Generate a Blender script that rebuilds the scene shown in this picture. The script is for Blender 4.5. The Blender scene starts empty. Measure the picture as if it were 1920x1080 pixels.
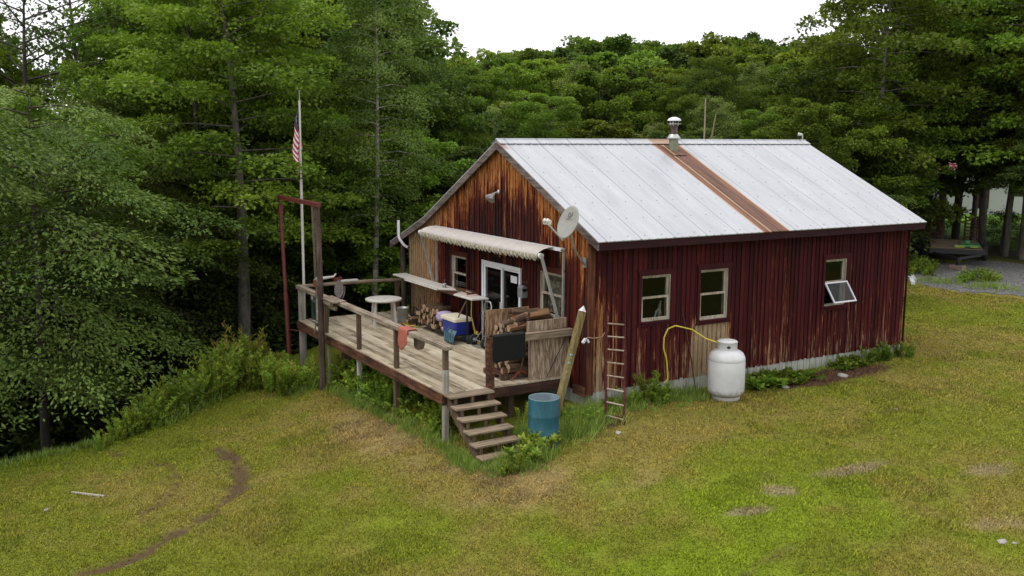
import bpy, math, random
import numpy as np
from mathutils import Vector, Matrix

# ------------------------------------------------------------------ camera, sky, sun, exposure
SC = bpy.context.scene
COL = SC.collection
CAM = (15.523, -11.0186, 5.0993)
YAW, PITCH, ROLL, FPX = 2.60805, 0.153924, 0.0041636, 1798.79
def cam_axes():
    cy, sy, cp, sp = math.cos(YAW), math.sin(YAW), math.cos(PITCH), math.sin(PITCH)
    f = Vector((cy*cp, sy*cp, -sp)); r = Vector((sy, -cy, 0)); u = r.cross(f)
    c, s = math.cos(ROLL), math.sin(ROLL)
    return c*r+s*u, -s*r+c*u, f
r_, u_, f_ = cam_axes()
cd = bpy.data.cameras.new('camera'); cam = bpy.data.objects.new('camera', cd); COL.objects.link(cam)
cam.matrix_world = Matrix(((r_.x, u_.x, -f_.x, CAM[0]), (r_.y, u_.y, -f_.y, CAM[1]), (r_.z, u_.z, -f_.z, CAM[2]), (0, 0, 0, 1)))
cd.sensor_width = 36; cd.lens = FPX/1920*36; cd.clip_end = 3000; cd.clip_start = 0.1
SC.camera = cam
SUN_EL, SUN_AZ = math.radians(62), math.radians(200)     # soft light through an even overcast
W = bpy.data.worlds.new('World'); SC.world = W; W.use_nodes = True
nt = W.node_tree; nt.nodes.clear()
sky = nt.nodes.new('ShaderNodeTexSky'); sky.sky_type = 'NISHITA'; sky.sun_disc = False
sky.sun_elevation = SUN_EL; sky.sun_rotation = SUN_AZ; sky.air_density = 1.0; sky.dust_density = 4.0
hs = nt.nodes.new('ShaderNodeHueSaturation'); hs.inputs['Saturation'].default_value = 0.18
mxs = nt.nodes.new('ShaderNodeMix'); mxs.data_type = 'RGBA'; mxs.inputs[0].default_value = 0.80
mxs.inputs[7].default_value = (12.3, 12.4, 12.7, 1)      # the flat white cloud deck
bg = nt.nodes.new('ShaderNodeBackground'); bg.inputs[1].default_value = 0.10
wo = nt.nodes.new('ShaderNodeOutputWorld')
nt.links.new(sky.outputs[0], hs.inputs['Color']); nt.links.new(hs.outputs[0], mxs.inputs[6])
nt.links.new(mxs.outputs[2], bg.inputs[0]); nt.links.new(bg.outputs[0], wo.inputs[0])
sd = bpy.data.lights.new('sun', 'SUN'); sd.energy = 0.9; sd.angle = math.radians(25); sd.color = (1, .96, .9)
sun = bpy.data.objects.new('sun', sd); COL.objects.link(sun)
# sun stands to the front left of the cabin, high
sdir = Vector((math.sin(SUN_AZ)*math.cos(SUN_EL), math.cos(SUN_AZ)*math.cos(SUN_EL), math.sin(SUN_EL)))
sun.rotation_euler = (-sdir).to_track_quat('-Z', 'Y').to_euler()
VS = SC.view_settings; VS.view_transform = 'Standard'; VS.look = 'None'; VS.exposure = 0.42; VS.gamma = 1.0
try: VS.use_curve_mapping = False
except Exception: pass

# ------------------------------------------------------------------ node helper
class NT:
    def __init__(s, name):
        s.m = bpy.data.materials.new(name); s.m.use_nodes = True; s.t = s.m.node_tree
        s.b = s.t.nodes['Principled BSDF']; s.o = s.t.nodes['Material Output']
    def set(s, sock, v):
        if v is None: return
        if hasattr(v, 'is_output') or hasattr(v, 'links'): s.t.links.new(v, sock)
        else:
            if isinstance(v, (tuple, list)) and len(v) == 3 and sock.type == 'RGBA': v = (*v, 1)
            sock.default_value = v
    def n(s, typ, ins=(), out=0, **kw):
        nd = s.t.nodes.new('ShaderNode'+typ)
        for k, v in kw.items(): setattr(nd, k, v)
        it = ins.items() if isinstance(ins, dict) else enumerate(ins)
        for k, v in it: s.set(nd.inputs[k], v)
        return nd.outputs[out]
    def co(s): return s.n('TexCoord', out=3)
    def wc(s): return s.n('NewGeometry', out=0)
    def map(s, v, sc=(1, 1, 1), loc=(0, 0, 0)): return s.n('Mapping', {0: v, 1: loc, 3: sc})
    def noise(s, v, sc=5, det=3, ro=.5, out=0): return s.n('TexNoise', {'Vector': v, 'Scale': sc, 'Detail': det, 'Roughness': ro}, out=out)
    def ma(s, op, a, b=None, c=None):
        return s.n('Math', {k: v for k, v in ((0, a), (1, b), (2, c)) if v is not None}, operation=op)
    def mix(s, f, a, b, bt='MIX'):
        nd = s.t.nodes.new('ShaderNodeMix'); nd.data_type = 'RGBA'; nd.blend_type = bt
        s.set(nd.inputs[0], f); s.set(nd.inputs[6], a); s.set(nd.inputs[7], b); return nd.outputs[2]
    def ramp(s, f, st, mode='LINEAR'):
        nd = s.t.nodes.new('ShaderNodeValToRGB'); s.set(nd.inputs[0], f); cr = nd.color_ramp; cr.interpolation = mode
        while len(cr.elements) < len(st): cr.elements.new(.5)
        for e, (p, c) in zip(cr.elements, st):
            e.position = p; e.color = (c, c, c, 1) if isinstance(c, (int, float)) else (*c, 1)
        return nd.outputs[0]
    def attr(s, nm, out=0): return s.n('Attribute', attribute_name=nm, out=out)
    def sep(s, v):
        nd = s.t.nodes.new('ShaderNodeSeparateXYZ'); s.set(nd.inputs[0], v); return nd.outputs
    def comb(s, x=0., y=0., z=0.): return s.n('CombineXYZ', (x, y, z))
    def white(s, v): return s.n('TexWhiteNoise', {'Vector': v}, out=0, noise_dimensions='3D')
    def bump(s, h, st=.3, d=.02): s.set(s.b.inputs['Normal'], s.n('Bump', {'Strength': st, 'Distance': d, 'Height': h}))
    def fin(s, col=None, rough=.7, metal=0., spec=None):
        s.set(s.b.inputs['Base Color'], col); s.set(s.b.inputs['Roughness'], rough); s.set(s.b.inputs['Metallic'], metal)
        if spec is not None: s.set(s.b.inputs['Specular IOR Level'], spec)
        return s.m

def simple(name, col, rough=.6, metal=0., var=.25, sc=8, bump=.0):
    g = NT(name); v = g.co(); f = g.noise(v, sc, 4, .6); f2 = g.noise(v, sc*7, 2, .6)
    k = g.ma('ADD', g.ma('MULTIPLY', f, .65), g.ma('MULTIPLY', f2, .35))
    lo = tuple(c*(1-var*1.4) for c in col); hi = tuple(min(c*(1+var), .95) for c in col)
    c = g.ramp(k, [(.3, lo), (.7, hi)])
    if bump: g.bump(f2, bump, .01)
    return g.fin(c, rough, metal)

def wood(name, cols, axis=0, sc=1.0, rough=.85, plank=None, spots=0., own=False):
    """weathered wood, grain along `axis`; cols dark->light"""
    g = NT(name); v = g.co() if own else g.wc(); s = [22*sc]*3; s[axis] = 1.3*sc
    if plank is not None:
        xyz = g.sep(v); ax, w = plank; pid = g.ma('FLOOR', g.ma('DIVIDE', xyz[ax], w))
        jog = g.ma('FLOOR', g.ma('ADD', g.ma('DIVIDE', xyz[axis], 3.1), g.ma('MULTIPLY', g.white(g.comb(pid, 3.3, 0.)), 7)))
        pr = g.white(g.comb(pid, jog, 1.7)); off = g.comb(g.ma('MULTIPLY', pr, 9), g.ma('MULTIPLY', pr, 9), g.ma('MULTIPLY', pr, 9))
        v2 = g.n('VectorMath', (v, off), operation='ADD')
    else: v2 = v; pr = g.attr('rnd', 2)
    gr = g.noise(g.map(v2, tuple(s)), 1, 5, .65); bl = g.noise(v2, 1.7, 3, .6)
    k = g.ma('ADD', g.ma('MULTIPLY', gr, .55), g.ma('MULTIPLY', bl, .3)); k = g.ma('ADD', k, g.ma('MULTIPLY', g.ma('SUBTRACT', pr, .5), .22))
    n = len(cols); c = g.ramp(k, [(.24+.36*i/(n-1), cc) for i, cc in enumerate(cols)])
    if spots:
        sp = g.ramp(g.noise(v2, 9, 2, .5), [(.62, 0.), (.7, 1.)]); c = g.mix(g.ma('MULTIPLY', sp, spots), c, (.035, .028, .022))
    g.bump(gr, .5, .006)
    return g.fin(c, rough, spec=.15)

def siding(name, ax, mode):
    """board siding whose red paint has worn off in streaks down to bare wood"""
    g = NT(name); v = g.wc(); xyz = g.sep(v); s = xyz[ax]; z = xyz[2]
    P = .13
    ps = g.ma('DIVIDE', s, P); pid = g.ma('FLOOR', ps); fr = g.ma('FRACT', ps)
    pr = g.white(g.comb(pid, 7., 1.)); pr2 = g.white(g.comb(pid, 2., 9.)); pr3 = g.white(g.comb(pid, 5., 4.))
    off = g.ma('MULTIPLY', pr, 13)
    st = g.noise(g.comb(g.ma('MULTIPLY', s, 26), g.ma('MULTIPLY', z, 1.15), off), 1, 5, .62)      # fine long streaks
    st2 = g.noise(g.comb(g.ma('MULTIPLY', s, 70), g.ma('MULTIPLY', z, 5), off), 1, 4, .7)
    big = g.noise(g.comb(g.ma('MULTIPLY', s, .7), g.ma('MULTIPLY', z, .5), 3.), 1, 2, .5)
    edge = g.ramp(fr, [(.0, 1.), (.08, .0), (.86, .0), (.93, 1.)])
    if mode == 'long':
        # mostly sound burgundy paint, worn low on the wall, bare under the middle window and at the near corner
        low = g.ramp(g.ma('DIVIDE', z, 3.1), [(.0, .12), (.2, .09), (.5, .03), (.8, .0), (1., 0.)])
        a1 = g.ma('ABSOLUTE', g.ma('DIVIDE', g.ma('SUBTRACT', s, 3.2), .62)); a2 = g.ma('ABSOLUTE', g.ma('DIVIDE', g.ma('SUBTRACT', z, .45), .95))
        bare = g.ramp(g.ma('MAXIMUM', a1, a2), [(.55, .30), (1.0, .0)])
        a3 = g.ramp(g.ma('ABSOLUTE', g.ma('SUBTRACT', s, .25)), [(.0, .15), (.5, .0)])
        a4 = g.ramp(g.ma('ABSOLUTE', g.ma('SUBTRACT', s, 3.)), [(.5, .07), (2.6, .0)])
        bias = g.ma('ADD', g.ma('ADD', low, bare), g.ma('ADD', g.ma('MULTIPLY', a3, g.ramp(g.ma('DIVIDE', z, 3.), [(.5, 1.), (.8, .2)])), g.ma('MULTIPLY', a4, g.ramp(g.ma('DIVIDE', z, 3.), [(.2, 1.), (.5, 0.)]))))
        paint = g.ramp(g.ma('ADD', g.ma('MULTIPLY', pr2, .45), g.ma('MULTIPLY', big, .55)), [(.2, (.026, .0055, .008)), (.5, (.050, .0075, .0108)), (.85, (.080, .0115, .0135))])
        thr = .69
        gw = g.ma('ADD', g.ma('ADD', g.ma('MULTIPLY', pr3, .4), g.ma('MULTIPLY', bare, 3.2)), g.ramp(g.ma('DIVIDE', z, 1.6), [(.2, .65), (.9, .0)])); gw = g.ma('MINIMUM', gw, 1.)
    else:
        left = g.ramp(s, [(0., 0.), (1., 0.)])
        xs = g.ma('MULTIPLY', s, -1.)
        sn = g.ma('DIVIDE', xs, 9.)
        lf = g.ramp(sn, [(.74, .0), (.80, .30), (1., .36)])           # bare boards at the far left
        # worn up under the rakes: distance below roof line
        roof = g.ma('SUBTRACT', 5.0, g.ma('MULTIPLY', g.ma('ABSOLUTE', g.ma('ADD', s, 3.6)), .5))
        dz = g.ma('SUBTRACT', roof, z)
        up = g.ramp(g.ma('ADD', g.ma('DIVIDE', dz, 3.), g.ma('MULTIPLY', g.ma('SUBTRACT', pr2, .5), .22)), [(.0, .22), (.14, .16), (.36, .04), (.6, .0)])
        under = g.ramp(g.ma('DIVIDE', z, 3.), [(.86, .0), (.93, .05)])
        bias = g.ma('ADD', g.ma('ADD', lf, up), g.ma('ADD', under, g.ma('MULTIPLY', g.ma('SUBTRACT', pr3, .5), .10)))
        paint = g.ramp(g.ma('ADD', g.ma('MULTIPLY', pr2, .6), g.ma('MULTIPLY', st2, .4)), [(.2, (.014, .0075, .009)), (.45, (.035, .0085, .008)), (.8, (.105, .016, .009))])
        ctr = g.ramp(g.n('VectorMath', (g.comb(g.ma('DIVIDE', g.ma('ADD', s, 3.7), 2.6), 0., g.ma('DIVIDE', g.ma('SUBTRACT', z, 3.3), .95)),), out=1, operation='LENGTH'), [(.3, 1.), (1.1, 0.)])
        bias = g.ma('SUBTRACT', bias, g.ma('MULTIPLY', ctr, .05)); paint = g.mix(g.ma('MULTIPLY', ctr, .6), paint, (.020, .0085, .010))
        thr = .668
        gw = g.ramp(sn, [(.7, .12), (.84, .75), (1., 1.)])
    k = g.ma('ADD', g.ma('ADD', g.ma('MULTIPLY', st, .75), g.ma('MULTIPLY', st2, .25)), g.ma('ADD', bias, g.ma('MULTIPLY', g.ma('SUBTRACT', pr, .5), .12)))
    mask = g.ramp(k, [(thr-.035, 0.), (thr+.05, 1.)])
    half = g.ramp(k, [(thr-.14, 0.), (thr, 1.)])
    bare_c = g.mix(gw, g.ramp(st2, [(.28, (.15, .030, .008)), (.47, (.36, .105, .020)), (.66, (.60, .30, .085))]),
                   g.ramp(st2, [(.3, (.17, .115, .065)), (.5, (.31, .22, .13)), (.7, (.44, .34, .22))]))
    thin = (.17, .026, .009) if mode != 'long' else (.125, .022, .012)
    c = g.mix(g.ma('MULTIPLY', half, .75), paint, thin)
    c = g.mix(mask, c, bare_c)
    mold = g.ramp(g.noise(g.comb(g.ma('MULTIPLY', s, 40), g.ma('MULTIPLY', z, 2.2), 8.), 1, 4, .6), [(.52, 0.), (.64, 1.)])
    c = g.mix(g.ma('MULTIPLY', mold, .55 if mode != 'long' else .35), c, (.014, .010, .009))
    c = g.mix(g.ma('MULTIPLY', edge, .45 if mode == 'long' else .7), c, (.012, .007, .006))
    g.bump(g.ma('ADD', st2, g.ma('MULTIPLY', mask, -.4)), .5, .006)
    return g.fin(c, .75, spec=.1)

M = {}
M['side_long'] = siding('siding_side', 1, 'long')
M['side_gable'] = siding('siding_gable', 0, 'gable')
M['trim_red'] = wood('red_trim', [(.032, .006, .009), (.060, .0085, .012), (.10, .018, .016)], 2)
M['trim_worn'] = wood('worn_red_trim', [(.035, .009, .008), (.09, .02, .012), (.22, .10, .045)], 2)
M['trim_corner'] = wood('weathered_corner_board', [(.04, .012, .010), (.15, .06, .03), (.30, .20, .12)], 2)
M['rake'] = wood('grey_rake_board', [(.07, .055, .05), (.20, .16, .145), (.40, .35, .32)], 0)
M['fascia'] = wood('burgundy_fascia', [(.020, .008, .010), (.040, .011, .013), (.06, .016, .017)], 1)
M['deck'] = wood('deck_boards', [(.13, .10, .068), (.32, .26, .18), (.46, .39, .285), (.56, .49, .38)], 0, plank=(1, .14), spots=.3)
M['rim'] = wood('rim_board', [(.035, .017, .013), (.12, .055, .03), (.20, .12, .075), (.34, .25, .17)], 0, spots=.5)
M['rimy'] = wood('rim_board_dark', [(.03, .016, .013), (.085, .042, .03), (.17, .11, .075)], 1)
M['railx'] = wood('rail_wood', [(.15, .115, .085), (.38, .31, .24), (.58, .50, .41)], 0, spots=.3)
M['raily'] = wood('rail_wood_cross', [(.13, .095, .065), (.32, .25, .175), (.50, .41, .31)], 1, spots=.2)
M['post'] = wood('post_wood', [(.055, .038, .026), (.16, .11, .07), (.30, .22, .15)], 2)
M['post_white'] = wood('whitewashed_post', [(.20, .18, .15), (.42, .39, .34), (.60, .57, .52)], 2)
M['logpost'] = wood('stripped_log', [(.045, .030, .026), (.12, .085, .07), (.25, .19, .16)], 2, spots=.4)
M['timber'] = wood('green_timber', [(.12, .09, .035), (.24, .19, .085), (.36, .30, .16)], 2, spots=.25)
M['ply'] = None
g = NT('plywood'); v = g.co(); w = g.n('TexWave', {'Vector': g.map(v, (1, 5, 1.1)), 'Scale': 1.3, 'Distortion': 14., 'Detail': 3., 'Detail Scale': 1.2}, out=0)
nn = g.noise(v, 3, 4, .6); c = g.ramp(g.ma('ADD', g.ma('MULTIPLY', w, .4), g.ma('MULTIPLY', nn, .6)), [(.25, (.14, .075, .035)), (.5, (.27, .165, .085)), (.75, (.40, .28, .17))])
M['ply'] = g.fin(c, .75)
g = NT('weathered_plywood'); v = g.co(); w = g.n('TexWave', {'Vector': g.map(v, (1, 6, .8)), 'Scale': 1.6, 'Distortion': 12., 'Detail': 3., 'Detail Scale': 1.5}, out=0)
nn = g.noise(v, 2.5, 5, .65); c = g.ramp(g.ma('ADD', g.ma('MULTIPLY', w, .35), g.ma('MULTIPLY', nn, .65)), [(.25, (.13, .085, .055)), (.5, (.27, .19, .125)), (.72, (.42, .33, .25))])
M['ply_grey'] = g.fin(c, .85)
M['white'] = simple('white_vinyl', (.62, .62, .65), .35, var=.06)
M['oldwhite'] = wood('peeling_white_sash', [(.22, .18, .13), (.52, .48, .41), (.66, .63, .57)], 2, sc=1.6)
M['white_plastic'] = simple('white_plastic', (.56, .53, .49), .45, var=.12, sc=3)
M['steel'] = simple('dull_steel', (.36, .36, .35), .45, .6, var=.2)
M['galv'] = simple('galvanised_steel', (.50, .50, .48), .4, .5, var=.2)
M['black_metal'] = simple('black_metal', (.022, .021, .022), .5, .3, var=.3)
M['rubber'] = simple('black_rubber', (.014, .014, .015), .75, var=.3)
M['black_fabric'] = simple('black_mat', (.0025, .0025, .003), 1., var=.2, sc=30)
M['blue'] = simple('blue_plastic', (.012, .028, .24), .35, var=.12)
M['cream'] = simple('cream_lid', (.66, .61, .47), .45, var=.08)
M['lilac'] = simple('lilac_bag', (.38, .30, .46), .6, var=.15)
M['teal'] = simple('teal_plastic', (.07, .16, .21), .5, var=.25)
M['redcloth'] = simple('faded_red_cloth', (.36, .105, .072), .95, var=.25, sc=14, bump=.3)
M['brownfelt'] = simple('brown_leather', (.14, .10, .075), .9, var=.3)
M['yellow'] = simple('yellow_hose', (.60, .48, .05), .5, var=.15)
M['yrope'] = simple('yellow_rope', (.45, .32, .06), .8, var=.3)
M['redsteel'] = simple('rust_red_paint', (.115, .018, .015), .55, var=.3, sc=5)
M['redchain'] = simple('rusty_chain', (.20, .05, .03), .7, .2, var=.4, sc=20)
M['greyrope'] = simple('old_rope', (.17, .145, .09), .9, var=.3)
M['tanwire'] = simple('tan_cable', (.30, .17, .11), .6, var=.2)
M['binblack'] = simple('dark_green_plastic', (.030, .052, .045), .5, var=.3, sc=6)
M['owl'] = simple('grey_shovel_blade', (.15, .13, .125), .7, .2, var=.4, sc=12)
M['white_canvas'] = simple('dirty_canvas', (.47, .43, .40), .9, var=.10, sc=3)
M['canvas_fringe'] = simple('grimy_canvas_fringe', (.38, .34, .26), .9, var=.55, sc=22)
M['gold'] = simple('tarnished_brass', (.28, .13, .035), .45, .6, var=.3)
M['bark'] = wood('firewood_bark', [(.045, .028, .018), (.12, .075, .045), (.24, .16, .10)], 0, 2, own=True)
M['split'] = wood('split_wood', [(.12, .06, .03), (.25, .145, .075), (.40, .27, .165)], 0, 2, own=True)
M['cut'] = simple('cut_log_end', (.36, .25, .15), .8, var=.35, sc=14)
M['stone'] = simple('pale_stone', (.34, .31, .27), .85, var=.3, sc=6, bump=.3)
M['concrete'] = simple('concrete_block', (.24, .17, .15), .9, var=.3)
M['lime'] = simple('green_paint', (.02, .17, .04), .4, var=.2)
M['limeyellow'] = simple('yellow_paint', (.22, .26, .04), .4, var=.2)
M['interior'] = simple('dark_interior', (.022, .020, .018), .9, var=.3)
M['pinkstuff'] = simple('faded_pink_cloth', (.50, .34, .31), .9, var=.2)
M['vinylwhite'] = simple('pale_siding', (.38, .38, .38), .6, var=.05)
M['orange_leaf'] = simple('fallen_leaf', (.30, .09, .02), .8, var=.3)
# lace curtain
g = NT('lace_curtain'); v = g.co(); nz = g.noise(g.map(v, (26, 1, 12)), 1, 4, .7)
M['lace'] = g.fin(g.ramp(nz, [(.36, (.07, .055, .04)), (.5, (.24, .20, .145)), (.62, (.45, .40, .31))]), .9)
# glass
g = NT('window_glass'); tr = g.n('BsdfTransparent', {0: (.62, .65, .64, 1)}); gl = g.n('BsdfGlossy', {'Color': (.9, .9, .9, 1), 'Roughness': .03})
fr = g.n('LayerWeight', {0: .5}, out=1); fr2 = g.ma('ADD', g.ma('MULTIPLY', g.ma('POWER', fr, 4.), .7), .022)
ms = g.t.nodes.new('ShaderNodeMixShader'); g.set(ms.inputs[0], fr2); g.t.links.new(tr, ms.inputs[1]); g.t.links.new(gl, ms.inputs[2]); g.t.links.new(ms.outputs[0], g.o.inputs[0]); M['glass'] = g.m
# metal roof
def roofmat(name, rust):
    g = NT(name); v = g.wc(); xyz = g.sep(v)
    n1 = g.noise(g.map(v, (.6, 3.5, .6)), 1, 4, .6); n2 = g.noise(v, 14, 3, .6)
    c = g.ramp(g.ma('ADD', g.ma('MULTIPLY', n1, .7), g.ma('MULTIPLY', n2, .3)), [(.3, (.36, .37, .395)), (.7, (.465, .47, .49))])
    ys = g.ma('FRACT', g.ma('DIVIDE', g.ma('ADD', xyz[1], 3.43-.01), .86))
    seam = g.ramp(ys, [(.0, 1.), (.045, 1.), (.06, 0.)]); c = g.mix(g.ma('MULTIPLY', seam, .60), c, (.12, .12, .13))  # lap shadow and seam dirt painted as dark lines between the sheets
    # screws
    fy = g.ma('ABSOLUTE', g.ma('SUBTRACT', g.ma('FRACT', g.ma('DIVIDE', xyz[1], .43)), .5)); fx = g.ma('ABSOLUTE', g.ma('SUBTRACT', g.ma('FRACT', g.ma('DIVIDE', xyz[0], .62)), .5))
    sc_ = g.ma('MULTIPLY', g.ma('LESS_THAN', fy, .030), g.ma('LESS_THAN', fx, .026)); c = g.mix(g.ma('MULTIPLY', sc_, .75), c, (.08, .07, .07))
    du = g.noise(g.map(v, (.5, 1.1, .5)), 1, 3, .6); c = g.mix(g.ramp(du, [(.52, 0.), (.75, .35)]), c, (.26, .265, .27))
    # rust runs beside the old panel and small blooms at the ridge
    dy = g.ma('ABSOLUTE', g.ma('SUBTRACT', xyz[1], 4.62)); wob = g.ma('MULTIPLY', g.ma('SUBTRACT', g.noise(g.map(v, (1.2, 6, 1)), 1, 3, .6), .5), .16)
    bleed = g.ramp(g.ma('ADD', dy, wob), [(.38, 1.), (.44, 0.)]); c = g.mix(g.ma('MULTIPLY', bleed, .8), c, (.33, .17, .07))
    top = g.ma('MULTIPLY', g.ramp(g.ma('ABSOLUTE', g.ma('ADD', xyz[0], 3.35)), [(.06, 1.), (.22, 0.)]), g.ramp(g.noise(g.map(v, (2, 2.4, 2)), 1, 3, .6), [(.63, 0.), (.68, 1.)]))
    c = g.mix(g.ma('MULTIPLY', top, .6), c, (.30, .11, .06))
    if rust:
        r1 = g.noise(g.map(v, (.9, 22, .9)), 1, 5, .65)
        rc = g.ramp(g.ma('ADD', g.ma('MULTIPLY', r1, .8), g.ma('MULTIPLY', n2, .2)), [(.3, (.050, .024, .018)), (.5, (.115, .050, .032)), (.66, (.21, .10, .058))])
        dd = g.ma('ADD', dy, g.ma('MULTIPLY', wob, .5)); ed = g.ramp(dd, [(.25, 0.), (.33, 1.)])
        rc = g.mix(g.ma('MULTIPLY', ed, .6), rc, (.27, .11, .04))
        st = g.ramp(g.ma('ABSOLUTE', g.ma('SUBTRACT', xyz[1], 4.45)), [(.015, 1.), (.035, 0.)]); c = g.mix(g.ma('MULTIPLY', st, g.ramp(r1, [(.3, .4), (.6, 1.)])), rc, (.42, .27, .15))
    return g.fin(c, .42 if not rust else .75, .15 if not rust else 0.)
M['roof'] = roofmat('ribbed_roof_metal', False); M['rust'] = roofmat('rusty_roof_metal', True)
# foundation: vertical ribbed grey metal/board skirt
g = NT('skirting'); v = g.wc(); n1 = g.noise(g.map(v, (9, 9, 1.2)), 1, 4, .6); n2 = g.noise(v, 2.2, 3, .6)
c = g.ramp(n1, [(.3, (.22, .22, .19)), (.7, (.46, .47, .41))]); c = g.mix(g.ramp(n2, [(.45, 0.), (.7, .6)]), c, (.11, .13, .07)); M['skirt'] = g.fin(c, .7)
# tank
g = NT('tank_paint'); v = g.co(); xyz = g.sep(v); n1 = g.noise(v, 3, 4, .6)
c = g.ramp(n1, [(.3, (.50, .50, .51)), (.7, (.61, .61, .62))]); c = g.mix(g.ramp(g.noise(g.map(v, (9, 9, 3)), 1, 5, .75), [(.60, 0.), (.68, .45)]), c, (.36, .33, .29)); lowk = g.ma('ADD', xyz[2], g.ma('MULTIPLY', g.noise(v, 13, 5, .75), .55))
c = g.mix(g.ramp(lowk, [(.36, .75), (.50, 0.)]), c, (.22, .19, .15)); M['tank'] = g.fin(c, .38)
# barrel
g = NT('barrel_plastic'); v = g.co(); n1 = g.noise(g.map(v, (4, 4, 1.5)), 1, 4, .6)
M['barrel'] = g.fin(g.ramp(n1, [(.3, (.006, .055, .085)), (.55, (.012, .095, .135)), (.8, (.06, .14, .15))]), .5)
M['barrel_in'] = simple('barrel_inside', (.20, .25, .29), .6, var=.2)
# foliage
def leafmat(name, cols, trans=.3, rough=.6):
    g = NT(name); t = g.attr('tint', 2); oi = g.t.nodes.new('ShaderNodeObjectInfo')
    k = g.ma('ADD', g.ma('MULTIPLY', t, .8), g.ma('MULTIPLY', oi.outputs['Random'], .2))
    n = len(cols); c = g.ramp(k, [(i/(n-1), cc) for i, cc in enumerate(cols)])
    c = g.n('HueSaturation', {'Hue': g.ma('ADD', .470, g.ma('MULTIPLY', oi.outputs['Random'], .045)), 'Value': g.ma('ADD', .66, g.ma('MULTIPLY', g.ma('FRACT', g.ma('MULTIPLY', oi.outputs['Random'], 7.31)), .58)), 'Color': c})
    g.fin(c, rough, spec=.12)
    tl = g.n('BsdfTranslucent', {0: g.mix(1., c, (1.3, 1.5, .6), 'MULTIPLY')})
    ms = g.t.nodes.new('ShaderNodeMixShader'); ms.inputs[0].default_value = trans
    g.t.links.new(g.b.outputs[0], ms.inputs[1]); g.t.links.new(tl, ms.inputs[2]); g.t.links.new(ms.outputs[0], g.o.inputs[0])
    return g.m
M['leaf'] = leafmat('broadleaf', [(.030, .055, .010), (.095, .155, .020), (.165, .240, .032), (.235, .31, .055)])
M['leaf_dark'] = leafmat('dark_leaf', [(.018, .034, .010), (.052, .088, .020), (.098, .148, .036), (.150, .205, .060)])
M['leaf_bright'] = leafmat('bright_leaf', [(.036, .062, .010), (.105, .160, .019), (.170, .240, .030), (.235, .300, .048)])
M['leaf_birch'] = leafmat('birch_leaf', [(.038, .058, .014), (.110, .155, .028), (.180, .230, .050), (.25, .29, .085)])
M['leaf_beech'] = leafmat('beech_leaf', [(.028, .052, .014), (.095, .150, .032), (.175, .245, .058), (.25, .32, .10)])
M['weed'] = leafmat('weed_leaf', [(.075, .105, .020), (.165, .235, .032), (.25, .34, .05), (.32, .40, .08)])
M['goldweed'] = leafmat('seeding_weed', [(.07, .09, .018), (.17, .19, .03), (.29, .27, .05), (.34, .24, .08)])
g = NT('tree_bark'); v = g.co(); n1 = g.noise(g.map(v, (7, 7, 1.5)), 1, 5, .6); M['tbark'] = g.fin(g.ramp(n1, [(.3, (.035, .030, .024)), (.7, (.14, .125, .10))]), .9)
g = NT('dark_bark'); v = g.co(); n1 = g.noise(g.map(v, (7, 7, 1.5)), 1, 5, .6); M['dbark'] = g.fin(g.ramp(n1, [(.3, (.020, .016, .013)), (.7, (.075, .062, .05))]), .9)
g = NT('birch_bark'); v = g.co(); n1 = g.noise(g.map(v, (2, 2, 5)), 1, 5, .7); M['bbark'] = g.fin(g.ramp(n1, [(.38, (.06, .05, .045)), (.48, (.26, .24, .20)), (.7, (.42, .39, .34))]), .8)
# ground and grass read the turf colour computed for each spot (worn, lush, bare)
g = NT('turf_ground'); v = g.wc(); base = g.attr('turf', 0)
n1 = g.noise(v, 11, 4, .7); n2 = g.noise(v, 45, 3, .7); n3 = g.noise(v, 1.6, 4, .6)
k = g.ma('ADD', g.ma('ADD', g.ma('MULTIPLY', n1, .9), g.ma('MULTIPLY', n2, .8)), g.ma('MULTIPLY', n3, .5))
mul = g.ramp(g.ma('DIVIDE', k, 2.2), [(.32, .45), (.5, .95), (.68, 1.4)])
c = g.mix(1., base, mul, 'MULTIPLY'); g.bump(g.ma('ADD', n1, n2), .7, .03); M['ground'] = g.fin(c, .95, spec=.1)
g = NT('grass_blades'); t = g.attr('tint', 2); base = g.attr('turf', 0)
c = g.mix(1., base, g.ramp(t, [(0., (.65, .66, .6)), (.5, (1.35, 1.35, 1.3)), (1., (2.3, 2.15, 1.9))]), 'MULTIPLY')
g.fin(c, .6, spec=.25); tl = g.n('BsdfTranslucent', {0: c}); ms = g.t.nodes.new('ShaderNodeMixShader'); ms.inputs[0].default_value = .25
g.t.links.new(g.b.outputs[0], ms.inputs[1]); g.t.links.new(tl, ms.inputs[2]); g.t.links.new(ms.outputs[0], g.o.inputs[0]); M['grass'] = g.m
g = NT('gravel'); v = g.wc(); vo = g.n('TexVoronoi', {'Vector': v, 'Scale': 16.}, out=1); bw = g.n('RGBToBW', (vo,))
M['gravel'] = g.fin(g.ramp(bw, [(.1, (.04, .039, .038)), (.6, (.11, .107, .105)), (.95, (.21, .205, .20))]), .9)

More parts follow.
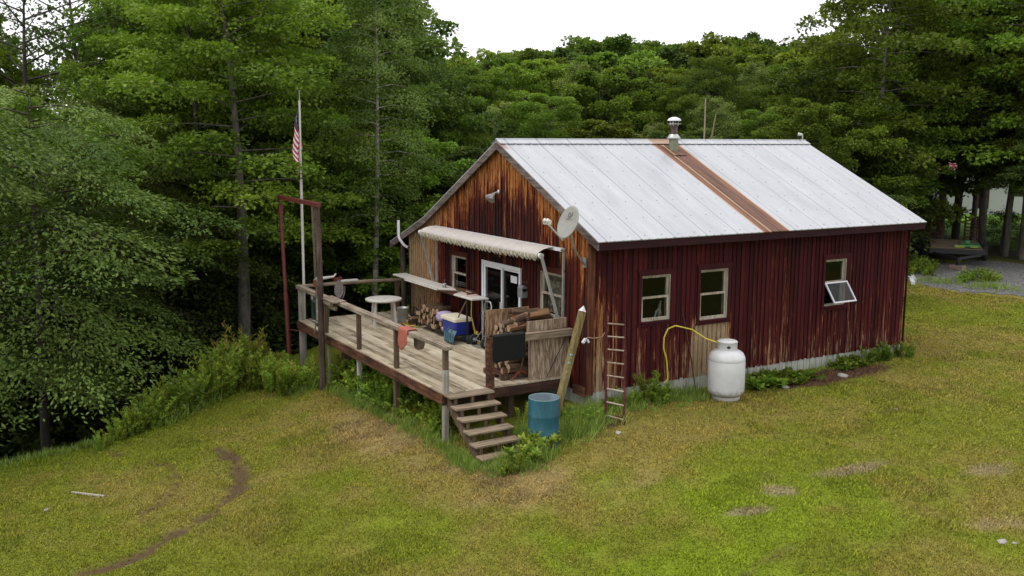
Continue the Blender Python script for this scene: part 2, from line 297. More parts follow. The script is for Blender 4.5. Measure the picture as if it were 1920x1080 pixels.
# ------------------------------------------------------------------ mesh helpers
class MB:
    def __init__(s): s.v = []; s.f = []; s.m = []; s.k = 0; s.sm = []
    def add(s, vs, fs, mi=0, smooth=False):
        b = len(s.v); s.v += [tuple(p) for p in vs]
        for f in fs: s.f.append([b+i for i in f]); s.m.append(mi); s.sm.append(smooth)
        return s
    def hexa(s, P, mi=0): return s.add(P, [(0, 3, 2, 1), (4, 5, 6, 7), (0, 1, 5, 4), (1, 2, 6, 5), (2, 3, 7, 6), (3, 0, 4, 7)], mi)
    def box(s, x0, x1, y0, y1, z0, z1, mi=0):
        return s.hexa([(x0, y0, z0), (x1, y0, z0), (x1, y1, z0), (x0, y1, z0), (x0, y0, z1), (x1, y0, z1), (x1, y1, z1), (x0, y1, z1)], mi)
    def bar(s, a, b, w, h=None, mi=0, up=(0, 0, 1)):
        """rectangular bar from a to b"""
        h = h or w; a = Vector(a); b = Vector(b); d = (b-a).normalized(); up = Vector(up)
        if abs(d.dot(up)) > .98: up = Vector((0, 1, 0))
        x = d.cross(up).normalized(); y = x.cross(d).normalized(); x *= w/2; y *= h/2
        return s.hexa([a-x-y, a+x-y, a+x+y, a-x+y, b-x-y, b+x-y, b+x+y, b-x+y], mi)
    def tube(s, pts, r, n=10, mi=0, caps=True, mc=None, smooth=True):
        pts = [Vector(p) for p in pts]; rs = r if isinstance(r, (list, tuple)) else [r]*len(pts)
        vs = []; fs = []; px = None
        for i, p in enumerate(pts):
            d = (pts[min(i+1, len(pts)-1)]-pts[max(i-1, 0)]).normalized()
            if px is None:
                px = d.cross(Vector((0, 0, 1))) if abs(d.z) < .95 else d.cross(Vector((0, 1, 0)))
            else: px = px-d*px.dot(d)
            px = px.normalized(); py = d.cross(px)
            for k in range(n):
                a = 2*math.pi*k/n; vs.append(p+(px*math.cos(a)+py*math.sin(a))*rs[i])
        for i in range(len(pts)-1):
            for k in range(n): k2 = (k+1) % n; fs.append((i*n+k, i*n+k2, (i+1)*n+k2, (i+1)*n+k))
        s.add(vs, fs, mi, smooth)
        if caps:
            m2 = mi if mc is None else mc
            s.add(vs[:n], [tuple(range(n-1, -1, -1))], m2); s.add(vs[-n:], [tuple(range(n))], m2)
        return s
    def lathe(s, prof, c=(0, 0, 0), n=24, mi=0, mat=None, smooth=True):
        vs = []; fs = []; mat = mat or Matrix()
        for (r, z) in prof:
            for k in range(n):
                a = 2*math.pi*k/n; vs.append(Vector(c)+(mat @ Vector((r*math.cos(a), r*math.sin(a), z))))
        for i in range(len(prof)-1):
            for k in range(n): k2 = (k+1) % n; fs.append((i*n+k, i*n+k2, (i+1)*n+k2, (i+1)*n+k))
        return s.add(vs, fs, mi, smooth)
    def build(s, name, mats, parent=None, org=None):
        if org is None: org = ORG.get(parent.name, (0, 0, 0)) if parent else (0, 0, 0)
        me = bpy.data.meshes.new(name)
        me.from_pydata([(a-org[0], b-org[1], c-org[2]) for a, b, c in s.v], [], s.f)
        mats = mats if isinstance(mats, (list, tuple)) else [mats]
        for m in mats: me.materials.append(M[m] if isinstance(m, str) else m)
        me.polygons.foreach_set('material_index', s.m); me.polygons.foreach_set('use_smooth', s.sm); me.update()
        o = bpy.data.objects.new(name, me); COL.objects.link(o)
        if parent: o.parent = parent; ORG[o.name] = org
        else: o.location = org
        return o
ORG = {}
RNG = random.Random(7)
def tag(o, label=None, cat=None, group=None, kind=None):
    if label: o['label'] = label
    if cat: o['category'] = cat
    if group: o['group'] = group
    if kind: o['kind'] = kind
    return o
def thing(name, label, cat, loc=(0, 0, 0), group=None):
    o = bpy.data.objects.new(name, None); COL.objects.link(o); o.location = loc; o.empty_display_size = .2
    ORG[o.name] = tuple(loc); return tag(o, label, cat, group)
def copy_tree(o, parent=None):
    c = o.copy(); COL.objects.link(c)
    if parent: c.parent = parent
    for ch in [k for k in o.children]: copy_tree(ch, c)
    return c
def one(name, mb, mats, label, cat, org=(0, 0, 0), group=None):
    return tag(mb.build(name, mats, None, org), label, cat, group)
def bevel(o, w=.01, seg=2):
    m = o.modifiers.new('bevel', 'BEVEL'); m.width = w; m.segments = seg; m.limit_method = 'ANGLE'; return o

# ------------------------------------------------------------------ terrain
EDGE = [(-.5, -26), (-4.4, -14.5), (-6.2, -10.8), (-7.1, -8.0), (-8.4, -5.6), (-10.9, -3.9), (-12.4, -1), (-14, 5), (-17, 12), (-19, 22), (-22, 40)]
def edge_dist(x, y):
    x = np.asarray(x, float); y = np.asarray(y, float); best = np.full(x.shape, 1e9); sg = np.zeros(x.shape)
    for (ax, ay), (bx, by) in zip(EDGE[:-1], EDGE[1:]):
        dx, dy = bx-ax, by-ay; t = np.clip(((x-ax)*dx+(y-ay)*dy)/(dx*dx+dy*dy), 0, 1)
        d = np.hypot(x-ax-t*dx, y-ay-t*dy); cr = dx*(y-ay)-dy*(x-ax)
        m = d < best-1e-9; best = np.where(m, d, best); sg = np.where(m, np.sign(cr), sg)
    return best*sg
def vnoise(x, y, sc, seed=0):
    x = np.asarray(x, float)/sc+seed*17.3; y = np.asarray(y, float)/sc-seed*9.1
    xi = np.floor(x).astype(int); yi = np.floor(y).astype(int); fx = x-xi; fy = y-yi; fx = fx*fx*(3-2*fx); fy = fy*fy*(3-2*fy)
    def h(a, b):
        v = np.sin(a*127.1+b*311.7+seed*74.7)*43758.5453; return v-np.floor(v)
    return (h(xi, yi)*(1-fx)+h(xi+1, yi)*fx)*(1-fy)+(h(xi, yi+1)*(1-fx)+h(xi+1, yi+1)*fx)*fy
def sstep(a, b, x): t = np.clip((x-a)/(b-a), 0, 1); return t*t*(3-2*t)
def G0(x, y):
    x = np.asarray(x, float); y = np.asarray(y, float)
    z = -.33+np.where(y > 0, .012*np.minimum(y, 40), 0)
    yn = np.clip(-y, 0, 9); z = z-.155*yn+.0045*yn*yn
    xn = np.clip(-.6-x, 0, 12); z = z-.05*xn*sstep(2, -1, y)
    z = z-.03*np.clip(x-1, 0, 10)*sstep(6, -2, y)
    e = edge_dist(x, y); dep = 4.6*sstep(16, 0, y)+.6
    z = z-np.clip(e*.62, 0, None)*0-dep*(1-np.exp(-np.clip(e, 0, None)*.75/dep))
    # far field level
    return z
RUTS = [[(150, 1078), (260, 1045), (330, 1000), (400, 960), (440, 925), (455, 895), (440, 862), (410, 840)],
        [(278, 862), (318, 872), (335, 892), (328, 915), (300, 945), (268, 962)], [(168, 842), (205, 846), (225, 852)], [(1395, 1078), (1440, 1050), (1470, 1025)]]
def ray_ground(u, v):
    d = f_+r_*((u-960)/FPX)+u_*((540-v)/FPX); t = 8.
    for _ in range(60):
        p = Vector(CAM)+d*t; h = p.z-float(G0(p.x, p.y)); t += h/max(.12, -d.z)*.6
        if abs(h) < .002: break
    return p
RUTXY = [[tuple(ray_ground(u, v)[:2]) for u, v in r] for r in RUTS]
def poly_dist(x, y, pts):
    best = np.full(np.shape(x), 1e9)
    for (ax, ay), (bx, by) in zip(pts[:-1], pts[1:]):
        dx, dy = bx-ax, by-ay; t = np.clip(((x-ax)*dx+(y-ay)*dy)/(dx*dx+dy*dy+1e-9), 0, 1)
        best = np.minimum(best, np.hypot(x-ax-t*dx, y-ay-t*dy))
    return best
def blob(x, y, c, rx, ry, ang=0.):
    ca, sa = math.cos(ang), math.sin(ang); dx = x-c[0]; dy = y-c[1]
    return np.exp(-(((dx*ca+dy*sa)/rx)**2+((-dx*sa+dy*ca)/ry)**2))
RP = {k: ray_ground(*k) for k in [(700, 800), (860, 900), (1000, 900), (1160, 815), (1200, 830), (1400, 960), (1465, 920), (1600, 880), (1850, 880), (1870, 985), (1830, 700), (1780, 600), (1550, 735), (1650, 710), (1380, 1000), (780, 985), (1300, 900), (1500, 1000), (1700, 950), (1900, 680), (640, 860), (900, 1000), (200, 980), (1250, 1030), (1520, 990), (1880, 560)]}
def rut(x, y):
    r = np.zeros(np.shape(x))
    wb = (vnoise(x, y, .35, 3)-.5)*.16
    for i, pts in enumerate(RUTXY):
        d = poly_dist(x, y, pts)+wb*1.2; w = (.12, .06, .10, .08)[i]*(.45+1.1*vnoise(x, y, .45, 8)); r = np.maximum(r, sstep(w+.07, w-.06, d)*(1, .75, .7, .6)[i])
    return r
def G(x, y):
    r = rut(x, y); z = G0(x, y)-.045*r
    return z+(vnoise(x, y, 1.7, 5)-.5)*.05+(vnoise(x, y, .5, 6)-.5)*.02*(1+2*r)
def turf(x, y):
    """colour of the turf itself at a spot (linear rgb)"""
    x = np.asarray(x, float); y = np.asarray(y, float)
    n = .5*vnoise(x, y, 2.6, 11)+.3*vnoise(x, y, .9, 12)+.2*vnoise(x, y, .33, 13)
    n2 = .6*vnoise(x, y, 1.3, 21)+.4*vnoise(x, y, .4, 22); n3 = .6*vnoise(x, y, .55, 31)+.4*vnoise(x, y, .2, 32)
    green = np.array([.158, .176, .018]); lush = np.array([.170, .220, .014]); dry = np.array([.212, .175, .042]); straw = np.array([.27, .20, .085])
    dirt = np.array([.125, .083, .042]); pale = np.array([.30, .235, .145]); litter = np.array([.030, .026, .014])
    P = RP; q = lambda k: (P[k].x, P[k].y)
    lu = blob(x, y, q((1380, 1000)), 3.2, 1.8, .5)+.9*blob(x, y, q((1250, 1030)), 2.6, 1.6)+.6*blob(x, y, q((1700, 950)), 2.5, 1.5)+.5*blob(x, y, q((780, 985)), 2.4, 1.6)+.4*blob(x, y, q((1880, 560)), 6, 4)
    dr = .95*blob(x, y, q((700, 800)), 2.6, 1.0, .1)+.85*blob(x, y, q((860, 900)), 1.9, .9)+.6*blob(x, y, q((1000, 900)), 1.8, .8)+.8*blob(x, y, q((1200, 830)), 1.6, .8, 1.3)+.45*blob(x, y, q((200, 980)), 3., 2.)+.45*blob(x, y, q((1300, 900)), 2.6, 1.6, .8)+.35*blob(x, y, q((640, 860)), 4, 2.)+.45*blob(x, y, q((1830, 700)), 3, 5, .3)
    def mixc(c, d, k): k = np.clip(k, 0, 1)[..., None]; return c*(1-k)+d*k
    c = np.broadcast_to(green, x.shape+(3,)).copy()
    c = mixc(c, lush, lu*1.0*sstep(.35, .75, n2+.1))
    c = mixc(c, dry, sstep(.46, .86, n+dr*.40))
    c = mixc(c, straw, sstep(.66, 1.02, n2*.75+dr*.5)*.8)
    c = mixc(c, dirt, sstep(.80, .98, n3*.6+.5*dr)*.35)
    # bare worn patches
    bp = blob(x, y, q((1400, 960)), .42, .16, 1.0)+blob(x, y, q((1465, 920)), .36, .24, 1.1)+1.0*blob(x, y, q((1600, 880)), .95, .24, 1.5)+.75*blob(x, y, q((1850, 880)), .8, .35, 1.3)+.7*blob(x, y, q((1870, 985)), .7, .3, 1.0)+.5*blob(x, y, q((1520, 990)), .3, .2)
    c = mixc(c, pale*.85, sstep(.42, .85, bp*.7+n3*.42)*.8)
    trk = np.minimum(poly_dist(x, y, [(9, 4), (5.5, 9), (2.5, 15), (-2, 21), (-5, 24)]), 9)
    c = mixc(c, np.array([.155, .135, .085]), sstep(1.5, .2, trk)*sstep(.35, .6, n3)*.75)
    # soil strip by the long wall and ruts
    by = blob(x, y, (.75, 6.1), .5, 2.3)+blob(x, y, (1.0, -.1), .3, .4)*.7; c = mixc(c, np.array([.105, .058, .035]), sstep(.35, .7, by*.9+n3*.25))
    r = rut(x, y); c = mixc(c, dirt*.8, r*sstep(.15, .45, n3+.25*r))
    e = edge_dist(x, y); c = mixc(c, lush*.75, sstep(-1.1, -.3, e)*.8)
    c = mixc(c, litter, sstep(-.1, .6, e))
    # woodland floor and the far field
    far = sstep(26.5, 30, y+.35*(x+10))
    c = mixc(c, litter*1.3, far*sstep(-200, -9, -np.abs(x)*.0-9+x*0))
    back = sstep(10, 14, y)*sstep(-9, -12, x); c = mixc(c, litter, back)
    fld = sstep(35, 37, y+.5*(x+18))*sstep(-50, -44, x); c = mixc(c, np.array([.12, .24, .03]), fld)
    return c
def axis_pts(lo, a, b, hi, st):
    l = [a]; s = st
    while l[-1] > lo: s *= 1.13; l.append(l[-1]-s)
    m = list(np.arange(a, b, st)); h = [m[-1]]; s = st
    while h[-1] < hi: s *= 1.13; h.append(h[-1]+s)
    return np.array(l[::-1][:-1]+m+h[1:])
gx = axis_pts(-700, -13, 13, 500, .10); gy = axis_pts(-400, -14, 22, 900, .12)
X, Y = np.meshgrid(gx, gy); Z = G(X, Y); nx, ny = len(gx), len(gy)
me = bpy.data.meshes.new('ground'); me.vertices.add(nx*ny); me.vertices.foreach_set('co', np.stack([X, Y, Z], -1).ravel())
ii = (np.arange(ny-1)[:, None]*nx+np.arange(nx-1)[None, :]).ravel(); q = np.stack([ii, ii+1, ii+1+nx, ii+nx], -1)
def fill_quads(me, q, k=4):
    n = len(q); me.loops.add(n*k); me.loops.foreach_set('vertex_index', q.ravel().astype(np.int32)); me.polygons.add(n)
    me.polygons.foreach_set('loop_start', np.arange(0, n*k, k, dtype=np.int32)); me.polygons.foreach_set('loop_total', np.full(n, k, np.int32)); me.update(calc_edges=True)
fill_quads(me, q); me.polygons.foreach_set('use_smooth', np.ones(len(q), bool))
tc = turf(X, Y).reshape(-1, 3); at = me.attributes.new('turf', 'FLOAT_COLOR', 'POINT'); at.data.foreach_set('color', np.c_[tc, np.ones(len(tc))].ravel())
me.materials.append(M['ground']); go = bpy.data.objects.new('ground', me); COL.objects.link(go); tag(go, kind='structure')

# gravel pad by the trailer: a thin sheet following the ground
def patch(name, poly, mat, dz=.012, st=.35):
    P = [Vector((a, b)) for a, b in poly]; xs = [p.x for p in P]; ys = [p.y for p in P]
    nx = int((max(xs)-min(xs))/st)+2; ny = int((max(ys)-min(ys))/st)+2; mb = MB(); idx = {}
    def inside(x, y):
        c = False
        for a, b in zip(P, P[1:]+P[:1]):
            if (a.y > y) != (b.y > y) and x < (b.x-a.x)*(y-a.y)/(b.y-a.y)+a.x: c = not c
        return c
    for i in range(nx):
        for j in range(ny):
            x0 = min(xs)+i*st; y0 = min(ys)+j*st
            if inside(x0+st/2, y0+st/2):
                mb.add([(x, y, float(G(x, y))+dz) for x, y in ((x0, y0), (x0+st, y0), (x0+st, y0+st), (x0, y0+st))], [(0, 1, 2, 3)])
    return tag(mb.build(name, mat), kind='structure')
patch('gravel_pad', [(-8.2, 19.6), (-5.2, 19.0), (-3.2, 20.2), (1, 21), (6, 24), (4, 27), (-1, 26.5), (-5, 27.2), (-8.5, 27.8), (-12.5, 26.5), (-11.5, 23.5), (-9.6, 21.5)], 'gravel')

# ------------------------------------------------------------------ the cabin
XR, ZR = -3.6, 5.067; XE, ZE = .40, 3.146; XK, ZK = -7.5, 3.06; XL, ZL = -9.75, 2.20
L = 9.6; WX = -8.77; Y0, Y1 = -.155, 9.73; P = .13
def roofz(x):
    if x > XR: return ZR-(ZR-ZE)/(XE-XR)*(x-XR)
    if x > XK: return ZR-(ZR-ZK)/(XR-XK)*(XR-x)
    return ZK-(ZK-ZL)/(XK-XL)*(XK-x)
cab = thing('cabin', 'weathered red board cabin with white metal roof and rusty roof panel', 'cabin', (-4.4, 4.8, 0))
def wall(mb, put, s0, s1, zb, zt, ops, rnd):
    """vertical boards and battens, cut round the openings; put(s,off,z)->xyz with off outward"""
    cuts = sorted({round(v, 4) for v in [s0, s1]+[round(s0/P)*P+i*P for i in range(int((s1-s0)/P)+2)]+[o for op in ops for o in op[:2]] if s0 <= v <= s1})
    def segs(a, b):
        m = (a+b)/2; z = [(zb, None)]; out = []; cur = zb
        for o in sorted([o for o in ops if o[0] < m < o[1]], key=lambda o: o[2]):
            out.append((cur, o[2])); cur = o[3]
        out.append((cur, None)); return out
    def slab(a, b, o0, o1):
        for z0, z1 in segs(a, b):
            za = zt(a) if z1 is None else z1; zc = zt(b) if z1 is None else z1
            mb.hexa([put(a, o1, z0), put(b, o1, z0), put(b, o0, z0), put(a, o0, z0), put(a, o1, za), put(b, o1, zc), put(b, o0, zc), put(a, o0, za)])
    for a, b in zip(cuts[:-1], cuts[1:]):
        if b-a > .004: slab(a, b, -.04, rnd.uniform(-.004, .004))
    k = math.floor(s0/P)
    while k*P < s1:
        c = k*P+rnd.uniform(-.006, .006); a, b = c-.017, c+.017
        if a > s0 and b < s1 and not any(o[0]-.02 < c < o[1]+.02 and False for o in ops):
            if not any((o[0] < a < o[1]) != (o[0] < b < o[1]) for o in ops): slab(a, b, .0045, rnd.uniform(.015, .021))
        k += 1
rn = random.Random(3)
OPG = [(-6.12, -5.30, 1.28, 2.20), (-4.44, -2.70, .24, 2.20), (-1.90, -1.02, 1.33, 2.30)]
OPL = [(1.24, 2.02, 1.35, 2.32), (2.83, 3.64, 1.24, 2.34), (6.68, 7.42, 1.22, 2.33)]
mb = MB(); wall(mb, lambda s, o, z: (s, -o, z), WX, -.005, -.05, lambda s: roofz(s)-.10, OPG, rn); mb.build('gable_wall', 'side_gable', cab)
mb = MB(); wall(mb, lambda s, o, z: (o, s, z), .0, L, -.0, lambda s: 3.20, OPL, rn); mb.build('side_wall', 'side_long', cab)
mb = MB(); wall(mb, lambda s, o, z: (s, L+o, z), WX, .0, 0, lambda s: roofz(s)-.10, [], rn); mb.build('rear_wall', 'side_long', cab)
mb = MB(); wall(mb, lambda s, o, z: (WX-o, s, z), .0, L, 0, lambda s: roofz(WX)-.10, [], rn); mb.build('far_side_wall', 'side_long', cab)
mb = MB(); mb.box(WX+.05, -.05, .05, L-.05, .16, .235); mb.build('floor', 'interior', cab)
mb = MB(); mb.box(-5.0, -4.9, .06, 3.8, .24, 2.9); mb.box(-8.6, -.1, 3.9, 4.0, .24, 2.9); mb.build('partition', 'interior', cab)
# a table and bits of furniture that show through the door glass
mb = MB()
mb.box(-4.0, -2.5, 1.0, 1.8, .95, .99)
for x in (-3.9, -2.6):
    for y in (1.05, 1.75): mb.bar((x, y, .24), (x, y, .95), .06)
mb.build('indoor_table', 'split', cab)
mb = MB(); mb.box(.024, .034, -.03, .055, -.05, 3.05); mb.box(-.085, .024, -.042, -.027, -.05, 3.05); mb.build('corner_trim', 'trim_corner', cab)
mb = MB(); mb.box(.0, .05, L+.03, L+.055, -.02, 3.05); mb.build('corner_trim', 'trim_red', cab)
mb = MB(); mb.box(-.50, -.07, -.09, -.055, -.10, .10); mb.build('corner_block', 'rim', cab)
# skirting with vertical ribs
mb = MB(); y = .06
while y < L-.02:
    z0 = float(G0(.0, y))-.25; mb.box(-.05, -.012 + (.012 if int(y/.1) % 2 else 0), y, min(y+.098, L), z0, .02); y += .1
x = WX
while x < -.02: mb.box(x, min(x+.098, -.0), .02, .045+(.012 if int(x/.1) % 2 else 0), -1.2, .02); x += .1
mb.build('foundation', 'skirt', cab)
# roof: ribbed sheets
def sheet(mb, xa, za, xb, zb_, ya, yb, th=.02):
    ys = []; y = ya
    prof = []; k = math.floor((ya+3.43)/.215)
    pts = set([ya, yb])
    def h(yy):
        t = ((yy+3.43) % .215); a = min(t, .215-t)
        if a < .012: return .010
        if a < .030: return .010*(1-(a-.012)/.018)
        return 0
    y = ya
    while y < yb:
        pts.add(round(y, 4)); y += .0075
    # keep only the points where the profile changes
    ps = sorted(pts); keep = [ps[0]]
    for a, b, c in zip(ps, ps[1:], ps[2:]):
        if abs((h(b)-h(a))/(b-a)-(h(c)-h(b))/(c-b)) > 1e-3: keep.append(b)
    keep.append(ps[-1])
    nrm = Vector((zb_-za, 0, -(xb-xa))).normalized(); nrm = nrm if nrm.z > 0 else -nrm
    vs = []; fs = []
    for yy in keep:
        o = nrm*h(yy); vs += [(xa+o.x, yy, za+o.z), (xb+o.x, yy, zb_+o.z), (xa-nrm.x*th, yy, za-nrm.z*th), (xb-nrm.x*th, yy, zb_-nrm.z*th)]
    n = len(keep)
    for i in range(n-1):
        a, b = 4*i, 4*i+4
        fs += [(a, b, b+1, a+1), (a+2, a+3, b+3, b+2), (a+1, b+1, b+3, a+3), (a, a+2, b+2, b)]
    fs += [(0, 1, 3, 2), (4*n-4, 4*n-2, 4*n-1, 4*n-3)]
    mb.add(vs, fs)
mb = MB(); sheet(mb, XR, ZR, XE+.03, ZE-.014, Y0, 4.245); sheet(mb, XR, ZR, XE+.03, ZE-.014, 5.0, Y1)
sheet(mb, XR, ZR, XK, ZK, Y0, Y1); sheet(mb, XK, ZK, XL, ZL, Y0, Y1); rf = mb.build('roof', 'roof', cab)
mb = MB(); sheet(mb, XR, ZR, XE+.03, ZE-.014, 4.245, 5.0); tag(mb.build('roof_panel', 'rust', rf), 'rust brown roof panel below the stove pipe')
mb = MB(); sl = (ZR-ZE)/(XE-XR); a = .20
for sgn, s2 in ((1, sl), (-1, (ZR-ZK)/(XR-XK))):
    mb.hexa([(XR, Y0-.01, ZR+.028), (XR+sgn*a, Y0-.01, ZR-a*s2+.026), (XR+sgn*a, Y1+.01, ZR-a*s2+.026), (XR, Y1+.01, ZR+.028), (XR, Y0-.01, ZR+.036), (XR+sgn*a, Y0-.01, ZR-a*s2+.034), (XR+sgn*a, Y1+.01, ZR-a*s2+.034), (XR, Y1+.01, ZR+.036)])
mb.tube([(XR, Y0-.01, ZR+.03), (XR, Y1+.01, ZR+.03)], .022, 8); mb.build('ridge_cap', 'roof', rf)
# roof deck under the metal, rakes, fascias
mb = MB()
for (xa, za, xb, zb_) in ((XR, ZR, XE-.03, ZE+.0), (XR, ZR, XK, ZK), (XK, ZK, XL+.03, ZL)):
    mb.hexa([(xa, Y0+.04, za-.075), (xb, Y0+.04, zb_-.075), (xb, Y1-.04, zb_-.075), (xa, Y1-.04, za-.075), (xa, Y0+.04, za-.022), (xb, Y0+.04, zb_-.022), (xb, Y1-.04, zb_-.022), (xa, Y1-.04, za-.022)])
mb.build('roof_boards', 'fascia', rf)
for yy, mt in ((Y0, 'rake'), (Y1-.035, 'fascia')):
    mb = MB()
    for (xa, za, xb, zb_) in ((XR, ZR, XE, ZE), (XR, ZR, XK, ZK), (XK, ZK, XL, ZL)):
        mb.hexa([(xa, yy, za-.19), (xb, yy, zb_-.19), (xb, yy+.035, zb_-.19), (xa, yy+.035, za-.19), (xa, yy, za-.023), (xb, yy, zb_-.023), (xb, yy+.035, zb_-.023), (xa, yy+.035, za-.023)])
    mb.build('rake_board', mt, rf)
mb = MB(); mb.box(XE-.03, XE, Y0+.036, Y1-.036, ZE-.19, ZE-.035); mb.build('fascia_board', 'fascia', rf)
mb = MB(); mb.box(XL, XL+.03, Y0+.036, Y1-.036, ZL-.15, ZL-.03); mb.build('fascia_board', 'fascia', rf)
mb = MB(); mb.box(.0, XE-.031, Y0+.05, Y1-.05, 3.02, 3.04); mb.build('soffit', 'fascia', rf)
# posts carrying the low left eave
for y in (.05, 4.8, 9.4):
    mb = MB(); mb.tube([(-9.32, y, -1.1), (-9.30, y+.02, .8), (-9.3, y, 2.22)], [.085, .08, .075], 10); mb.build('eave_post', 'logpost', cab)
# openings
def frame_bars(mb, put, a, b, z0, z1, w, o0, o1):
    def bx(s0, s1, za, zb_):
        mb.hexa([put(s0, o1, za), put(s1, o1, za), put(s1, o0, za), put(s0, o0, za), put(s0, o1, zb_), put(s1, o1, zb_), put(s1, o0, zb_), put(s0, o0, zb_)])
    bx(a, a+w, z0, z1); bx(b-w, b, z0, z1); bx(a+w, b-w, z0, z0+w); bx(a+w, b-w, z1-w, z1)
    return bx
def window(put, op, trim, tilt=False, curtain=False):
    a, b, z0, z1 = op; mb = MB(); w = .07
    bx = frame_bars(mb, put, a-w, b+w, z0-w, z1+w, w+.002, .0225, .045)
    bx(a-w-.03, b+w+.03, z1+w+.001, z1+w+.05)
    bx(a-w-.03, b+w+.03, z0-w-.03, z0-w-.001)
    wn = mb.build('window', trim, cab)
    mb = MB(); frame_bars(mb, put, a+.002, b-.002, z0+.002, z1-.002, .022, -.14, .02); mb.build('jamb', 'oldwhite', wn)
    zm = (z0+z1)/2+.01; mb = MB(); frame_bars(mb, put, a+.025, b-.025, zm-.022, z1-.025, .042, -.075, -.04)
    if not tilt: frame_bars(mb, put, a+.025, b-.025, z0+.025, zm+.024, .045, -.036, -.006)
    mb.build('sash', 'oldwhite', wn)
    mb = MB(); Q = lambda za, zb_, o: mb.add([put(a+.03, o, za), put(b-.03, o, za), put(b-.03, o, zb_), put(a+.03, o, zb_)], [(0, 1, 2, 3)])
    Q(zm, z1-.03, -.058)
    if not tilt: Q(z0+.03, zm, -.022)
    mb.build('pane', 'glass', wn)
    mb = MB(); 
    def bx2(s0, s1, za, zb_, oa, ob): mb.hexa([put(s0, ob, za), put(s1, ob, za), put(s1, oa, za), put(s0, oa, za), put(s0, ob, zb_), put(s1, ob, zb_), put(s1, oa, zb_), put(s0, oa, zb_)])
    bx2(a-.0, b+.0, z0-.032, z0+.001, .023, .085); mb.build('sill', trim if not curtain else 'split', wn)
    if tilt:
        mb = MB(); h = zm-z0-.03; ang = .62; ca, sa = math.cos(ang), math.sin(ang)
        def pt(s, o, t): return put(s, .03+t*sa+o*ca, zm-.01-t*ca+o*sa)
        frame_bars(mb, lambda s, o, t: pt(s, o, t), a-.01, b+.01, 0, h*1.02, .035, 0, .03); sh = mb.build('tilted_sash', 'white', wn)
        mb = MB(); mb.add([pt(a+.02, .015, .02), pt(b-.02, .015, .02), pt(b-.02, .015, h), pt(a+.02, .015, h)], [(0, 1, 2, 3)]); mb.build('pane', 'glass', sh)
    if curtain:
        mb = MB(); n = 40; vs = []
        for i in range(n+1):
            s = a+.03+(b-a-.06)*i/n; o = -.16+.018*math.sin(i*1.1); vs += [put(s, o, z0+.04+.02*abs(math.sin(i*.55))), put(s, o, z1-.05)]
        mb.add(vs, [(2*i, 2*i+2, 2*i+3, 2*i+1) for i in range(n)]); mb.build('curtain', 'lace', wn)
    return wn
pg = lambda s, o, z: (s, -o, z); pl = lambda s, o, z: (o, s, z)
tag(window(pg, OPG[0], 'trim_worn'), 'double hung window left of the glass door')
tag(window(pg, OPG[2], 'trim_worn', curtain=True), 'window with a lace curtain right of the glass door')
tag(window(pl, OPL[0], 'trim_red'), 'small side window nearest the cabin corner')
tag(window(pl, OPL[1], 'trim_red'), 'side window above the gas tank')
tag(window(pl, OPL[2], 'trim_red', tilt=True), 'side window with its lower sash tilted out')
# things standing on the indoor sill: a small pale bird shape and a cat shape seen through the glass
mb = MB(); mb.lathe([(.0, .0), (.045, .01), (.05, .09), (.03, .16), (.035, .2), (.03, .24), (0, .27)], (-.17, 1.89, 1.39), 10); mb.tube([(-.17, 1.86, 1.55), (-.17, 1.80, 1.5), (-.17, 1.77, 1.38)], .022, 6); mb.tube([(-.17, 1.9, 1.62), (-.17, 1.92, 1.72)], .025, 6)
one('figurine', mb, 'stone', 'pale figurine on the inner sill of the nearest side window', 'ornament', (-.17, 1.89, 1.39))
# sliding door
a, b, z0, z1 = OPG[1]; mb = MB(); frame_bars(mb, pg, a-.03, b+.03, z0, z1+.05, .075, .023, .06); frame_bars(mb, pg, a+.045, b-.045, z0+.02, z1-.03, .02, -.06, .0225); dr = mb.build('sliding_door', 'white', cab)
m = (a+b)/2
mb = MB(); frame_bars(mb, pg, a+.05, m+.05, z0+.04, z1-.035, .06, .005, .035); frame_bars(mb, pg, m-.03, b-.05, z0+.04, z1-.035, .06, -.035, -.003); mb.build('door_sash', 'white', dr)
mb = MB()
for s0, s1, o in ((a+.1, m, .02), (m, b-.1, -.018)): mb.add([pg(s0, o, z0+.08), pg(s1, o, z0+.08), pg(s1, o, z1-.08), pg(s0, o, z1-.08)], [(0, 1, 2, 3)])
mb.build('pane', 'glass', dr)
mb = MB(); mb.box(-3.2, -2.92, .005, .008, 1.86, 2.02); mb.build('paper_notice', 'white', dr)
mb = MB(); mb.box(m+.01, m+.03, -.075, -.036, 1.1, 1.35); mb.build('handle', 'white', dr)
# stove pipe through the rusty panel
px, py = -3.12, 4.62; zb0 = roofz(px)
pipe = MB(); pipe.lathe([(.115, zb0-.12), (.115, zb0+.30)], (px, py, 0), 24); sp = pipe.build('stove_pipe', simple('grey_green_pipe', (.20, .21, .15), .5, .3), rf)
mb = MB(); mb.lathe([(.10, zb0+.40), (.17, zb0+.31), (.17, zb0+.29), (.115, zb0+.29)], (px, py, 0), 24); mb.build('storm_collar', 'galv', sp)
mb = MB(); mb.lathe([(.088, zb0+.36), (.088, zb0+.62), (.092, zb0+.62), (.092, zb0+.68), (.07, zb0+.68), (.07, zb0+.3)], (px, py, 0), 20); mb.build('inner_pipe', simple('stained_steel', (.20, .15, .14), .35, .8, .5), sp)
mb = MB(); mb.lathe([(.0, zb0+.82), (.06, zb0+.815), (.14, zb0+.78), (.175, zb0+.73), (.175, zb0+.725), (.0, zb0+.725)], (px, py, 0), 24)
for k in range(4): an = k*math.pi/2+.6; mb.bar((px+.09*math.cos(an), py+.09*math.sin(an), zb0+.6), (px+.11*math.cos(an), py+.11*math.sin(an), zb0+.74), .02, .006)
